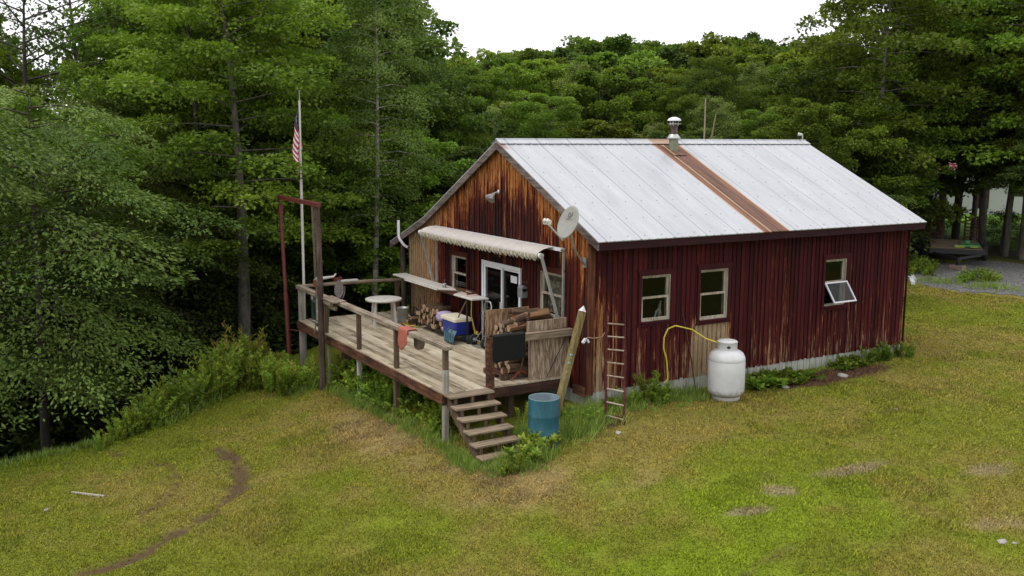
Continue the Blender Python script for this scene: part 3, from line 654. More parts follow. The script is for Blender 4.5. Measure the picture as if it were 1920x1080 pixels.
mb.build('rain_cap', 'white', sp)
mb = MB(); mb.lathe([(.095, zb0+.64), (.18, zb0+.655), (.18, zb0+.648), (.095, zb0+.632)], (px, py, 0), 24); mb.build('wind_band', 'galv', sp)
mb = MB(); mb.hexa([(px-.22, py-.2, roofz(px-.22)+.022), (px+.28, py-.2, roofz(px+.28)+.022), (px+.28, py+.2, roofz(px+.28)+.022), (px-.22, py+.2, roofz(px-.22)+.022), (px-.22, py-.2, roofz(px-.22)+.03), (px+.28, py-.2, roofz(px+.28)+.03), (px+.28, py+.2, roofz(px+.28)+.03), (px-.22, py+.2, roofz(px-.22)+.03)]); mb.build('flashing', 'rust', sp)
mb = MB(); mb.tube([(XR, 9.62, 5.0), (XR, 9.62, 5.25)], .018, 8); mb.tube([(XR, 9.62, 5.25), (XR-.1, 9.55, 5.27)], [.03, .05], 8)
one('ridge_lamp', mb, 'galv', 'tiny lamp on a stalk at the far end of the ridge', 'lamp', (XR, 9.62, 5.0))

# ------------------------------------------------------------------ deck
DX0, DX1, DY, DZ = -9.42, -.61, -3.01, .24
dk = thing('deck', 'weathered grey plank deck on posts in front of the gable', 'deck', (-5, -1.5, -.9))
mb = MB(); y = DY; i = 0
while y < -.07:
    w = min(.134, -.065-y); x = DX0; cuts = [DX0]+sorted(rn.uniform(DX0+1, DX1-1) for _ in range(2))+[DX1]
    for a, b in zip(cuts[:-1], cuts[1:]):
        dz = rn.uniform(-.003, .003); mb.box(a+.002, b-.002, y, y+w, DZ-.035+dz, DZ+dz)
    y += .14
mb.build('deck_floor', 'deck', dk)
mb = MB(); mb.box(DX0, -5.35, DY-.04, DY-.002, .015, .215); mb.box(-5.345, DX1, DY-.04, DY-.002, .02, .22); mb.build('rim_board', 'rim', dk)
mb = MB(); mb.box(DX1-.045, DX1-.005, DY, -.07, .0, .2); mb.box(DX1-.004, DX1+.03, -1.98, -.1, .03, .205); mb.box(DX0+.005, DX0+.045, DY, -.07, .0, .2)
for k in range(11): x = DX0+.8+k*.75; mb.box(x, x+.04, DY+.01, -.07, .0, .2)
mb.build('joists', 'rimy', dk)
def pst(x, y, z0, z1, w, mt, nm='deck_post', lean=0):
    mb = MB(); mb.bar((x, y, z0), (x+lean, y, z1), w, w); return mb.build(nm, mt, dk)
for x, mt, w in ((-.66, 'post_white', .10), (-3.0, 'post', .10), (-5.15, 'post_white', .09), (-7.2, 'post_white', .05), (-9.33, 'post_white', .11)):
    pst(x, DY+.06 if mt != 'post' else DY+.06, float(G(x, DY))-.4, .0, w, mt)
for x in (-1.0, -3.6, -6.3, -9.2): pst(x, -1.3, float(G(x, -1.3))-.6, 0., .12, 'post')
pst(-6.9, -2.6, -1.6, 0, .2, 'post')
for x, z0 in ((-.66, DZ), (-3.0, DZ), (-5.15, DZ), (-7.38, DZ)): pst(x, DY+.07, z0, 1.12, .092, 'post', 'rail_post')
mb = MB(); mb.box(-.712, -.608, DY+.018, DY+.122, DZ+.0, .70); mb.build('rail_post_paint', 'post_white', dk)
pst(-9.33, DY+.06, DZ, 1.12, .11, 'post_white', 'rail_post'); pst(-9.36, -.12, DZ, 1.12, .1, 'post', 'rail_post')
pst(-.60, -1.99, .0, 1.24, .13, 'rim', 'rail_post')
mb = MB(); mb.hexa([(-6.45, DY-.02, 1.105), (-.50, DY-.02, 1.105), (-.50, DY+.16, 1.105), (-6.45, DY+.16, 1.105), (-6.45, DY-.02, 1.20), (-.50, DY-.02, 1.19), (-.50, DY+.16, 1.19), (-6.45, DY+.16, 1.20)])
bevel(mb.build('handrail', 'railx', dk), .012)
mb = MB(); mb.box(-9.5, -6.5, DY-.02, DY+.13, 1.08, 1.19); mb.box(-6.95, -6.3, DY-.09, DY-.021, .98, 1.08); bevel(mb.build('handrail', 'railx', dk), .012)
mb = MB(); mb.tube([(-9.4, DY+.1, 1.15), (-9.41, -1.5, 1.16), (-9.38, .0, 1.13)], [.05, .055, .05], 10); mb.build('handrail', 'raily', dk)
mb = MB(); mb.box(-.67, -.53, -1.92, -.06, 1.10, 1.25); bevel(mb.build('handrail', 'raily', dk), .01)
# stairs
st = MB(); n = 7; run, rise = .252, .172
mb = MB()
for yy in (-2.93, -2.1):
    x0, z0 = DX1+.03, DZ-.05; x1, z1 = DX1+.03+n*run, DZ-.05-n*rise
    mb.hexa([(x0, yy-.02, z0-.22), (x1, yy-.02, z1-.2), (x1, yy+.02, z1-.2), (x0, yy+.02, z0-.22), (x0, yy-.02, z0), (x1, yy-.02, z1), (x1, yy+.02, z1), (x0, yy+.02, z0)])
sb = mb.build('stairs', 'post', dk)
for k in range(n+1):
    x = DX1-.02+k*run if k else DX1-.0; z = DZ-.005-k*rise
    if k == 0: x0, x1 = DX1+.002, DX1+.27
    else: x0, x1 = DX1+k*run+.01, DX1+k*run+.275
    mb = MB(); j = rn.uniform(-.008, .008); mb.hexa([(x0, -3.0, z-.04+j), (x1, -3.0, z-.045+j), (x1, -2.03, z-.045-j), (x0, -2.03, z-.04-j), (x0, -3.0, z+j), (x1, -3.0, z-.006+j), (x1, -2.03, z-.006-j), (x0, -2.03, z-j)])
    bevel(mb.build('tread', 'raily', sb), .006)
    if k < n:
        for yy in (-2.87, -2.5, -2.13): mb = MB(); mb.bar((x0+.22, yy, z-.045), (x0+.22, yy, z-rise-.0), .04, .06); mb.build('riser_block', 'post', sb)
# plywood guard and boards along the right end
mb = MB(); mb.box(-.72, -.675, -1.03, -.07, .245, 1.12); tag(mb.build('plywood_guard', 'ply_grey', dk), 'weathered plywood panel below the handrail by the wall')
mb = MB(); mb.bar((-.668, -.62, .26), (-.668, -.14, 1.08), .006, .012); mb.build('guard_crack', 'black_metal', dk)
mb = MB(); mb.hexa([(-.80, -1.03, 1.22), (-.76, -1.03, 1.22), (-.76, -.08, 1.24), (-.80, -.08, 1.24), (-.80, -1.03, 1.44), (-.76, -1.03, 1.44), (-.76, -.08, 1.45), (-.80, -.08, 1.45)])
one('grey_board', mb, 'ply_grey', 'grey board on edge above the deck rail beside the curtained window', 'board', (-.78, -.55, 1.22))

# ------------------------------------------------------------------ things on and round the cabin
# awning
aw = thing('awning', 'rolled up white canvas awning above the sliding glass door', 'awning', (-4, -.1, 2.8))
mb = MB(); mb.box(-6.98, -.93, -.09, -.035, 2.80, 2.87); mb.build('wall_rail', 'white', aw)
mb = MB(); mb.tube([(-7.14, -.42, 2.70), (-4.2, -.42, 2.68), (-1.22, -.42, 2.70)], .06, 12); mb.build('roller', 'white', aw)
mb = MB(); n = 150; vs = []; fs = []
prof = [(-.09, 2.865), (-.20, 2.86), (-.34, 2.83), (-.43, 2.79), (-.485, 2.74), (-.485, 2.69), (-.44, 2.65), (-.39, 2.64)]
rw = random.Random(5)
for i in range(n+1):
    x = -7.0+5.72*i/n; j = rw.uniform(-1, 1)*.002; sag = .03*math.sin(math.pi*i/n)
    for k, (y, z) in enumerate(prof): am = .0 if k < 3 else .006*(k-2)/5; vs.append((x+(.02*math.sin(i*1.7)*(k > 3)), y+am*math.sin(i*1.05)+j*(k > 2), z-sag*(k/7)+am*math.cos(i*.9)))
m_ = len(prof)
for i in range(n):
    for k in range(m_-1): fs.append((i*m_+k, (i+1)*m_+k, (i+1)*m_+k+1, i*m_+k+1))
mb.add(vs, fs, 0, True); mb.build('canopy', 'white_canvas', aw)
mb = MB(); vs = []; fs = []; n = 260
for i in range(n+1):
    x = -7.0+5.72*i/n; w = .5+.5*math.sin(i*.78+1.3*math.sin(i*.21)); sag = .03*math.sin(math.pi*i/n)
    vs += [(x, -.485, 2.73-sag), (x+.02*w, -.487-.035*w, 2.66-sag), (x+.07*w, -.44-.02*w, 2.62-.04*w-sag)]
for i in range(n): fs += [(3*i, 3*i+3, 3*i+4, 3*i+1), (3*i+1, 3*i+4, 3*i+5, 3*i+2)]
mb.add(vs, fs, 0, True); mb.build('fringe', 'canvas_fringe', aw)
for xa, xb in ((-7.12, -7.03), (-1.24, -1.05)):
    mb = MB(); mb.bar((xa, -.42, 2.72), (xb, -.09, 1.33), .055, .04, up=(1, 0, 0)); mb.build('arm', 'galv', aw)
for xa in (-6.9, -.93):
    mb = MB(); mb.bar((xa, -.06, 2.86), (xa-.02, -.05, 1.35), .05, .03, up=(1, 0, 0)); mb.tube([(xa, -.07, 2.82), (xa, -.14, 2.86)], .03, 8); mb.build('strut', 'galv', aw)
# flood lights
fl = thing('floodlight', 'twin grey cone floodlight high on the gable wall', 'lamp', (-3.7, -.03, 3.88))
mb = MB(); mb.lathe([(.0, 0), (.05, 0), (.05, .03), (0, .035)], (-3.7, -.02, 3.9), 14, mat=Matrix.Rotation(math.pi/2, 3, 'X')); mb.tube([(-3.7, -.05, 3.9), (-3.72, -.12, 3.88)], .015, 8); mb.build('mount', 'galv', fl)
for dx in (-1, 1):
    d = Vector((.55*dx-.35, -.55, -.75)).normalized(); a = Vector((-3.72, -.12, 3.88)); R_ = d.to_track_quat('Z', 'Y').to_matrix()
    mb = MB(); mb.lathe([(.02, 0), (.028, .06), (.04, .10), (.095, .22), (.09, .22), (.03, .10), (0, .09)], a, 16, mat=R_); mb.build('lamp_head', simple('grey_lamp', (.26, .23, .22), .5, .2), fl)
# brass eagle over the door
mb = MB()
cx_, cz_ = -3.6, 2.44
for s in (-1, 1):
    for k in range(5): mb.hexa([(cx_+s*(.02+.045*k), -.045, cz_+.02-.005*k), (cx_+s*(.07+.045*k), -.045, cz_+.03-.012*k), (cx_+s*(.07+.045*k), -.03, cz_+.03-.012*k), (cx_+s*(.02+.045*k), -.03, cz_+.02-.005*k), (cx_+s*(.02+.045*k), -.045, cz_+.075-.006*k*k*.5), (cx_+s*(.07+.045*k), -.045, cz_+.08-.006*k*k*.6), (cx_+s*(.07+.045*k), -.03, cz_+.08-.006*k*k*.6), (cx_+s*(.02+.045*k), -.03, cz_+.075-.006*k*k*.5)])
mb.lathe([(0, -.05), (.03, -.03), (.035, .04), (.018, .09), (.02, .12), (0, .135)], (cx_, -.045, cz_), 10)
one('eagle_ornament', mb, 'gold', 'small brass eagle with spread wings above the sliding door', 'ornament', (cx_, -.03, cz_))
# grey box right of the door
mb = MB(); mb.box(-2.60, -2.40, -.17, -.03, 1.62, 1.82); mb.tube([(-2.60, -.10, 1.82), (-2.40, -.10, 1.82)], .07, 14)
o = one('wall_mailbox', mb, simple('dark_galvanised', (.20, .20, .21), .5, .3), 'rounded grey metal box on the wall right of the sliding door', 'mailbox', (-2.5, -.03, 1.62))
# small hanging plant / thermometer bracket over it
mb = MB()
for k in range(14): a = rn.uniform(0, 6.28); mb.tube([(-2.38, -.05, 2.0), (-2.38+.1*math.cos(a), -.08-rn.random()*.06, 2.0+.12*math.sin(a))], .005, 4)
one('dried_wreath', mb, 'bark', 'small dark dried twig bunch on the wall above the grey box', 'wreath', (-2.38, -.04, 2.0))
# vent pipe at left eave
mb = MB(); mb.tube([(-8.80, -.03, 2.12), (-8.83, -.12, 2.18), (-8.93, -.2, 2.33), (-9.0, -.2, 2.40), (-9.02, -.2, 2.50), (-9.02, -.2, 2.86)], .038, 12)
one('vent_pipe', mb, 'white', 'white plastic vent pipe rising past the left eave', 'pipe', (-9.0, -.2, 2.12))
# satellite dish
sdh = thing('satellite_dish', 'grey oval satellite dish on a bent mast at the gable corner', 'satellite dish', (-.2, -.06, 2.7))
nd = Vector((.08, -.86, .38)).normalized(); up = (Vector((0, 0, 1))-nd*nd.z).normalized(); sx = up.cross(nd).normalized(); dc = Vector((.10, -.64, 3.50))
DR = Matrix((sx, up, nd)).transposed()
mb = MB(); vs = [dc]; fs = []; nr, na = 8, 40
def dpt(rr, a, off=0): x = .285*rr*math.cos(a); y = .34*rr*math.sin(a); return dc+DR @ Vector((x, y, .34*(x*x+y*y)-.0+off))
for i in range(1, nr+1):
    for k in range(na): vs.append(dpt(i/nr, 2*math.pi*k/na))
for k in range(na): fs.append((0, 1+k, 1+(k+1) % na))
for i in range(nr-1):
    for k in range(na): a = 1+i*na+k; b = 1+i*na+(k+1) % na; fs.append((a, a+na, b+na, b))
mb.add(vs, fs, 0, True); dsh = mb.build('dish', simple('grey_dish', (.27, .265, .24), .55, var=.12), sdh)
m = dsh.modifiers.new('t', 'SOLIDIFY'); m.thickness = .012; m.offset = -1
def onD(x, y, o=.008): return dc+DR @ Vector((x, y, .34*(x*x+y*y)+o))
mb = MB()   # the mark: a D with a swoosh, and the small wordmark under it
def stroke(pts, w):
    for (x0, y0), (x1, y1) in zip(pts[:-1], pts[1:]):
        d = Vector((x1-x0, y1-y0)); nn_ = Vector((-d.y, d.x)).normalized()*w/2
        mb.add([onD(x0-nn_.x, y0-nn_.y), onD(x1-nn_.x, y1-nn_.y), onD(x1+nn_.x, y1+nn_.y), onD(x0+nn_.x, y0+nn_.y)], [(0, 1, 2, 3)])
stroke([(-.06, .20), (-.06, .11)], .02); stroke([(-.06, .20), (-.02, .195), (.0, .17), (.0, .14), (-.02, .115), (-.06, .11)], .014)
stroke([(.035, .225), (.05, .19), (.04, .15), (.01, .12), (-.02, .105)], .016)
mb.build('logo', simple('grey_print', (.10, .10, .11), .6), dsh)
fc = bpy.data.curves.new('wordmark', 'FONT'); fc.body = 'DIRECTV'; fc.size = .05; fc.align_x = 'CENTER'
fo = bpy.data.objects.new('wordmark_tmp', fc); dg = bpy.context.evaluated_depsgraph_get(); tm = bpy.data.meshes.new_from_object(fo)
for v_ in tm.vertices: q_ = onD(v_.co.x-.01, v_.co.y+.055); v_.co = (q_.x+.2, q_.y+.06, q_.z-2.7)
tm.materials.append(bpy.data.materials['grey_print']); to = bpy.data.objects.new('wordmark', tm); COL.objects.link(to); to.parent = dsh; bpy.data.objects.remove(fo)
ln = dc+nd*.50-up*.16; mb = MB(); mb.bar(dc-up*.36+nd*.0, ln-up*.03, .03, .025); mb.build('feed_arm', 'galv', sdh)
mb = MB(); R2 = DR; mb.lathe([(.0, -.06), (.035, -.05), (.04, .0), (.045, .05), (0, .055)], ln-sx*.045, 12, mat=R2); mb.lathe([(.0, -.06), (.035, -.05), (.04, .0), (.045, .05), (0, .055)], ln+sx*.045, 12, mat=R2); mb.bar(ln-sx*.09-up*.02, ln+sx*.09-up*.02, .06, .08); mb.build('receiver', 'white_plastic', sdh)
bk = dc-nd*.05-up*.05; mb = MB(); mb.tube([(-.17, -.07, 2.62), (.0, -.40, 2.93), (.07, -.53, 3.12), tuple(bk-up*.05)], [.022]*4, 10); mb.build('mast', 'steel', sdh)
mb = MB(); mb.bar(bk-up*.12-nd*.03, bk+up*.1-nd*.03, .1, .07); mb.build('bracket', 'steel', sdh)
mb = MB(); mb.bar((-.17, -.05, 2.56), (-.17, -.05, 2.76), .10, .04); mb.build('wall_plate', 'steel', sdh)
# cable on the corner + tan loop with its two plugs
cb = thing('extension_cord', 'tan cord looped on the corner with two white plugs', 'cord', (.06, .0, 1.1))
mb = MB(); mb.tube([(.02, -.12, 1.1), (.03, -.10, 1.17), (.09, .02, 1.15), (.13, .18, 1.17), (.13, .29, 1.29), (.09, .34, 1.45), (.07, .36, 1.58)], .012, 8); mb.build('cord', 'tanwire', cb)
for s in (-1, 1): mb = MB(); mb.bar((.0, -.12+.01*s, 1.14), (.01, -.13+.075*s, 1.06), .05, .045); mb.build('plug', 'white', cb)
mb = MB(); mb.tube([(-.10, -.062, 2.5), (-.14, -.062, 1.6), (-.12, -.07, .9), (-.13, -.062, .1)], .009, 6); mb.build('downlead', 'black_metal', cb)
# leaning square post
lp = thing('leaning_post', 'square timber post with painted white tip leaning against the corner', 'post', (.2, -.9, -.3))
A = Vector((.22, -1.02, -.45)); B = Vector((.10, -.29, 1.72)); mb = MB(); mb.bar(A, B, .115, .115); mb.build('shaft', 'timber', lp)
d = (B-A).normalized(); x = d.cross(Vector((0, 0, 1))).normalized()*.056; y = x.normalized().cross(d).normalized()*.056; T = B+d*.13
mb = MB(); mb.add([B-x-y+d*.01, B+x-y+d*.01, B+x+y+d*.01, B-x+y+d*.01, T], [(0, 1, 4), (1, 2, 4), (2, 3, 4), (3, 0, 4), (3, 2, 1, 0)]); mb.build('white_tip', 'white', lp)
for t, s in ((.62, .03), (.595, .022), (.55, .028), (.47, .02), (.42, .018)):
    c = A+(B-A)*t; mb = MB(); o_ = Vector((.8, -.6, 0)).normalized(); c2 = c+o_*.062; mb.lathe([(.0, 0), (s, .001), (s, .008), (0, .014)], c2, 8, mat=o_.to_track_quat('Z', 'Y').to_matrix()); mb.build('insulator', simple('pale_blue_%d' % int(t*100), (.20, .42, .60), .4), lp)
# ladder
ld = thing('ladder', 'narrow old ladder with worn paint leaning on the side wall', 'ladder', (.8, .2, -.4))
la, lb = Vector((.95, -.28, -.50)), Vector((.95, .22, -.50)); ta, tb = Vector((.07, .14, 1.66)), Vector((.07, .56, 1.66))
la = ray_ground(1136, 790); lb = ray_ground(1170, 800)
def ray_x(u, v, x):
    d = f_+r_*((u-960)/FPX)+u_*((540-v)/FPX); return Vector(CAM)+d*((x-CAM[0])/d.x)
ta = ray_x(1137, 584, .08); tb = ray_x(1171, 586, .08)
M['ladder'] = wood('flaking_ladder_paint', [(.05, .012, .012), (.10, .03, .02), (.42, .38, .30)], 2, 1.4); M['rung'] = wood('bare_rung', [(.22, .15, .10), (.48, .42, .34), (.66, .61, .54)], 1, 2)
for p0, p1 in ((la, ta), (lb, tb)): mb = MB(); mb.bar(p0, p1, .028, .05, up=(1, 0, 0)); mb.build('side_rail', 'ladder', ld)
for k in range(8):
    t = .055+k*.119; mb = MB(); mb.tube([la+(ta-la)*t, lb+(tb-lb)*t], .017, 8); mb.build('rung', 'rung', ld)
# barrel
bx_, by_ = ray_ground(1019, 834)[:2]; bz = float(G(bx_, by_))-.03
br = thing('barrel', 'open blue plastic barrel standing in long grass by the stairs', 'barrel', (bx_, by_, bz))
r = .29; prof = [(r*.94, .0), (r, .03), (r, .26), (r*1.025, .285), (r, .31), (r, .60), (r*1.025, .625), (r, .65), (r, .93), (r*.99, .95)]
mb = MB(); mb.lathe([(0, 0)]+prof, (bx_, by_, bz), 36); mb.build('shell', 'barrel', br)
mb = MB(); mb.lathe([(r*.975, .95), (r*.965, .90), (r*.965, .05), (0, .045)], (bx_, by_, bz), 36); mb.build('lining', 'barrel_in', br)
mb = MB(); mb.lathe([(r*.99, .945), (r*.995, .96), (r*.975, .96), (r*.965, .945)], (bx_, by_, bz), 36); mb.build('rim', simple('faded_rim', (.15, .25, .25), .5), br)
# propane tank
tx, ty = ray_ground(1360, 747)[:2]; tz = float(G(tx, ty))+.01
tk = thing('propane_tank', 'large white gas tank with a collar standing by the side wall', 'gas tank', (tx, ty, tz))
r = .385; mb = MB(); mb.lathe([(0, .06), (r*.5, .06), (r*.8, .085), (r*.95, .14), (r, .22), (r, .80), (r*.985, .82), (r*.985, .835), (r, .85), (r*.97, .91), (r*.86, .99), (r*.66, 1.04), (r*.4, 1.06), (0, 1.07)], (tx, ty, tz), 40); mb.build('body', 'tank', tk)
mb = MB(); mb.lathe([(r*.78, .0), (r*.78, .09), (r*.75, .09), (r*.75, 0)], (tx, ty, tz), 32); mb.build('foot_ring', 'tank', tk)
mb = MB(); R3 = .205; mb.lathe([(R3, 1.03), (R3, 1.21), (R3+.012, 1.22), (R3-.015, 1.245), (R3*.5, 1.265), (0, 1.27)], (tx, ty, tz), 32); cl = mb.build('collar', 'tank', tk)
an = -.62; dd = Vector((math.cos(an), math.sin(an), 0)); tt = Vector((-dd.y, dd.x, 0)); c = Vector((tx, ty, tz+1.13))+dd*(R3+.004)
mb = MB(); mb.add([c-tt*.05, c-Vector((0, 0, .035)), c+tt*.05-dd*.006, c+Vector((0, 0, .035))], [(0, 1, 2, 3)]); mb.build('black_label', 'black_metal', cl)
mb = MB(); mb.tube([(tx-.12, ty-.19, tz+1.2), (tx-.2, ty-.42, 1.0), (.25, 2.45, 1.12), (.14, 2.08, 1.22), (.09, 1.92, 1.16), (.08, 1.83, .98), (.06, 1.84, .75), (.06, 1.93, .5), (.05, 1.98, .2), (.05, 1.99, .05), (.03, 1.9, -.03)], .016, 10)
one('gas_hose', mb, 'yellow', 'yellow gas hose looping from the tank to the wall', 'hose', (.06, 1.9, .0))
mb = MB(); mb.tube([(.03, 2.35, 1.5), (.05, 2.5, .9), (.1, 2.62, .3), (.2, 2.66, -.3)], .012, 6)
one('rod', mb, 'bark', 'thin dark stick leaning on the wall between the yellow hose and the tank', 'stick', (.2, 2.66, -.3))

# gallows hoist, flag pole and flag
hb = thing('gallows_hoist', 'rust red steel pole and beam joined to a stripped log post', 'hoist', (-6.85, -3.25, -1.2))
mb = MB(); mb.tube([(-6.85, -3.25, -1.5), (-6.87, -3.25, .5), (-6.9, -3.24, 2.0), (-6.92, -3.25, 3.45)], [.085, .08, .07, .06], 12)
rk = random.Random(9)
for k in range(26):
    z = rk.uniform(-1, 3.3); a = rk.uniform(0, 6.28); mb.tube([(-6.88+.06*math.cos(a), -3.25+.06*math.sin(a), z), (-6.88+.11*math.cos(a), -3.25+.11*math.sin(a), z+.02)], [.02, .008], 5)
mb.build('log_post', 'logpost', hb)
mb = MB(); mb.tube([(-9.35, -3.3, -1.3), (-9.42, -3.3, -.2), (-9.52, -3.3, .9)], .058, 12); mb.tube([(-9.52, -3.3, .88), (-9.72, -3.3, 3.1), (-9.76, -3.3, 3.5)], .048, 12); mb.tube([(-9.51, -3.3, .78), (-9.525, -3.3, .98)], .064, 12); mb.bar((-9.735, -3.3, 3.1), (-9.765, -3.3, 3.62), .11, .11); mb.build('steel_pole', 'redsteel', hb)
mb = MB(); mb.bar((-9.84, -3.29, 3.54), (-6.70, -3.29, 3.52), .10, .10); mb.build('beam', 'redsteel', hb)
mb = MB(); mb.tube([(-9.45, -3.3, .0), (-8.4, -3.05, .08)], .014, 6); mb.build('tie_rod', 'redsteel', hb)
for k, (x, zb_) in enumerate(((-7.16, 1.2), (-7.22, 1.15), (-7.28, .55), (-7.07, 1.3))):
    mb = MB(); mb.tube([(x, -3.28, 3.48), (x+.02, -3.26, 2.2), (x-.02, -3.22, zb_)], .008, 5); mb.build('rope', 'greyrope', hb)
mb = MB(); q0 = Vector((-7.28, -3.2, .55)); mb.tube([q0+Vector((0, 0, .9)), q0], .02, 8); mb.bar(q0+Vector((-.02, 0, .12)), q0+Vector((-.42, .05, -.35)), .03); mb.bar(q0+Vector((-.4, 0, -.02)), q0+Vector((.35, 0, .02)), .03); mb.bar(q0+Vector((0, 0, .3)), q0+Vector((.3, 0, 0)), .025)
one('hanging_gambrel', mb, 'galv', 'metal spreader bar hanging from the hoist ropes over the deck corner', 'hook', tuple(q0))
mb = MB(); mb.tube([(-7.1, -3.22, 1.55), (-7.12, -3.22, 1.3)], [.03, .05], 8); mb.tube([(-7.28, -3.24, 1.62), (-7.28, -3.24, 1.45)], .045, 8)
one('pulley_block', mb, 'redchain', 'rusty pulley block hanging on the hoist ropes beside the log post', 'pulley', (-7.2, -3.22, 1.3))
mb = MB(); mb.box(-7.05, -6.10, -3.22, -2.88, 1.20, 1.235); mb.box(-7.05, -6.35, -3.2, -3.12, 1.10, 1.199); one('small_shelf', mb, 'railx', 'rough plank shelf on the rail beside the log post', 'shelf', (-6.6, -3.05, 1.1))
fp = thing('flagpole', 'tall thin white flagpole at the far deck corner', 'flagpole', (-9.47, -2.8, -.8))
mb = MB(); mb.tube([(-9.50, -2.8, -.9), (-9.49, -2.8, 1.2), (-9.46, -2.8, 4.0)], .036, 12); mb.tube([(-9.46, -2.8, 4.0), (-9.41, -2.8, 6.08)], .028, 12); mb.build('pole', 'white_plastic', fp)
mb = MB(); mb.tube([(-9.41, -2.8, 6.08), (-9.405, -2.8, 6.34)], .009, 6); mb.build('finial', 'galv', fp)
# the flag hangs limp in folds
M['flag_red'] = simple('flag_red', (.42, .012, .022), .8, var=.12); M['flag_white'] = simple('flag_white', (.70, .66, .68), .8, var=.06); M['flag_blue'] = simple('flag_blue', (.022, .022, .13), .8, var=.12)
NS, NTT = 90, 65; mb = MB(); vs = []; fs = []; mi = []
rt = Vector((r_.x, r_.y, 0)).normalized(); bk_ = Vector((f_.x, f_.y, 0)).normalized()
for i in range(NS+1):
    for j in range(NTT+1):
        s, t = i/NS, j/NTT
        zz = 5.80-.96*t*(1-.10*s)-.88*s**1.15
        fold = math.sin(s*3*math.pi*1.02-.3)
        wid = .05+.14*(1-abs(t-.45))*(.4+.6*math.sin(min(s*1.6, 1)*1.57))
        side = -.04-wid*abs(math.sin(s*math.pi*1.5))*(.55+.65*t)-.02*math.sin(7*t+5*s)
        if s > .66: side = -.04-.03*(1-t)+(.13*(s-.66)/.34)*(1-t*.9)-.06*t
        dep = .045*fold+.05*math.sin(s*9+t*2)*.5
        p = Vector((-9.43, -2.8, zz))+rt*side+bk_*(dep+.03*s-.05)
        vs.append(tuple(p))
w_ = NTT+1
for i in range(NS):
    for j in range(NTT):
        s, t = (i+.5)/NS, (j+.5)/NTT; fs = (i*w_+j, (i+1)*w_+j, (i+1)*w_+j+1, i*w_+j+1)
        if s < .4 and t < 7/13:
            a, b = s/.4*12, t/(7/13)*10; ra, rb = round(a), round(b)
            st_ = 0 < ra < 12 and 0 < rb < 10 and (ra+rb) % 2 == 0 and abs(a-ra)+abs(b-rb) < .55; k = 1 if st_ else 2
        else: k = 0 if int(t*13) % 2 == 0 else 1
        mb.f.append(list(fs)); mb.m.append(k); mb.sm.append(True)
mb.v = vs; one('flag', mb, ['flag_red', 'flag_white', 'flag_blue'], 'limp stars and stripes flag hanging in folds on the pole', 'flag', (-9.43, -2.8, 4.2))

# things on the rails
mb = MB(); mb.bar((-9.42, -1.78, 1.215), (-9.42, -1.28, 1.215), .12, .05); bevel(one('white_tray', mb, 'white_plastic', 'small white tray lying on the far log rail', 'tray', (-9.42, -1.5, 1.2)), .01)
mb = MB(); rk = random.Random(4)
for k in range(16): a = rk.uniform(0, 6.28); c = Vector((-9.42+rk.uniform(-.05, .05), -1.88+rk.uniform(-.13, .13), 1.21+rk.uniform(0, .09))); mb.tube([c+Vector((0, .04*math.cos(b+a), .04*math.sin(b+a))) for b in (0, 1, 2, 3, 4, 5, 6.28)], .012, 5)
one('chain_heap', mb, 'redchain', 'heap of rusty chain on the far log rail', 'chain', (-9.42, -1.88, 1.2))
mb = MB(); mb.lathe([(0, 0), (.10, .01), (.11, .1), (.06, .16), (0, .18)], (-9.35, -2.45, 1.21), 12); mb.tube([(-9.35, -2.4, 1.33), (-9.35, -2.0, 1.36), (-9.35, -1.93, 1.44)], [.05, .03, .02], 8)
one('bench_vise', mb, 'white_plastic', 'pale clamp shaped tool on the far rail near the flagpole', 'tool', (-9.35, -2.4, 1.2))
mb = MB(); prf = [(-.02, 0), (.06, .02), (.13, .12), (.14, .26), (.10, .38), (.04, .45), (-.02, .44), (-.07, .36), (-.11, .24), (-.10, .1)]
c = Vector((-6.42, -2.95, 1.26)); vs = [c+rt*a*.9+Vector((0, 0, b)) for a, b in prf]; vs2 = [p+bk_*.04 for p in vs]; n = len(prf)
mb.add([*vs, *vs2], [tuple(range(n)), tuple(range(2*n-1, n-1, -1))]+[(i, i+n, (i+1) % n+n, (i+1) % n) for i in range(n)])
mb.tube([c+rt*.1+Vector((0, 0, .0)), c+rt*.15+Vector((0, 0, .12)), c+rt*.16+Vector((0, 0, .3))], .012, 6)
one('shovel_blade', mb, 'owl', 'grey pointed shovel blade standing upright on the rail shelf', 'shovel', tuple(c))
# red cloth and the brown one behind it
def drape(x0, x1, yr, z, drop_f, drop_b, name, mat, label, seed, jag=.0, tip=0):
    rd = random.Random(seed); mb = MB(); n = 16; path = []
    vs = []; fs = []; rows = 22
    for i in range(n+1):
        x = x0+(x1-x0)*i/n; t = i/n; df = drop_f*(1-jag*abs(t-tip)**1.3)
        tot = df+.18+drop_b; 
        for j in range(rows+1):
            d = tot*j/rows
            if d < drop_b: y = yr+.19+.01; zz = z-(drop_b-d)
            elif d < drop_b+.18: y = yr+.19-(d-drop_b)*1.06; zz = z+.008
            else: y = yr-.012; zz = z-(d-drop_b-.18)
            w = .014*math.sin(t*13+seed)*(abs(zz-z) > .03)*min(1, abs(zz-z)*5); vs.append((x+.02*math.sin(j*.6)*(zz < z-.1), y+(w if y > yr+.1 else -abs(w)), zz))
    for i in range(n):
        for j in range(rows): fs.append((i*(rows+1)+j, (i+1)*(rows+1)+j, (i+1)*(rows+1)+j+1, i*(rows+1)+j+1))
    mb.add(vs, fs, 0, True); o = one(name, mb, mat, label, 'cloth', (x0, yr, z)); m = o.modifiers.new('t', 'SOLIDIFY'); m.thickness = .008; return o
drape(-2.62, -2.17, DY-.025, 1.21, .46, .1, 'red_cloth', 'redcloth', 'faded red cloth draped over the front deck rail', 2, .75, .3)
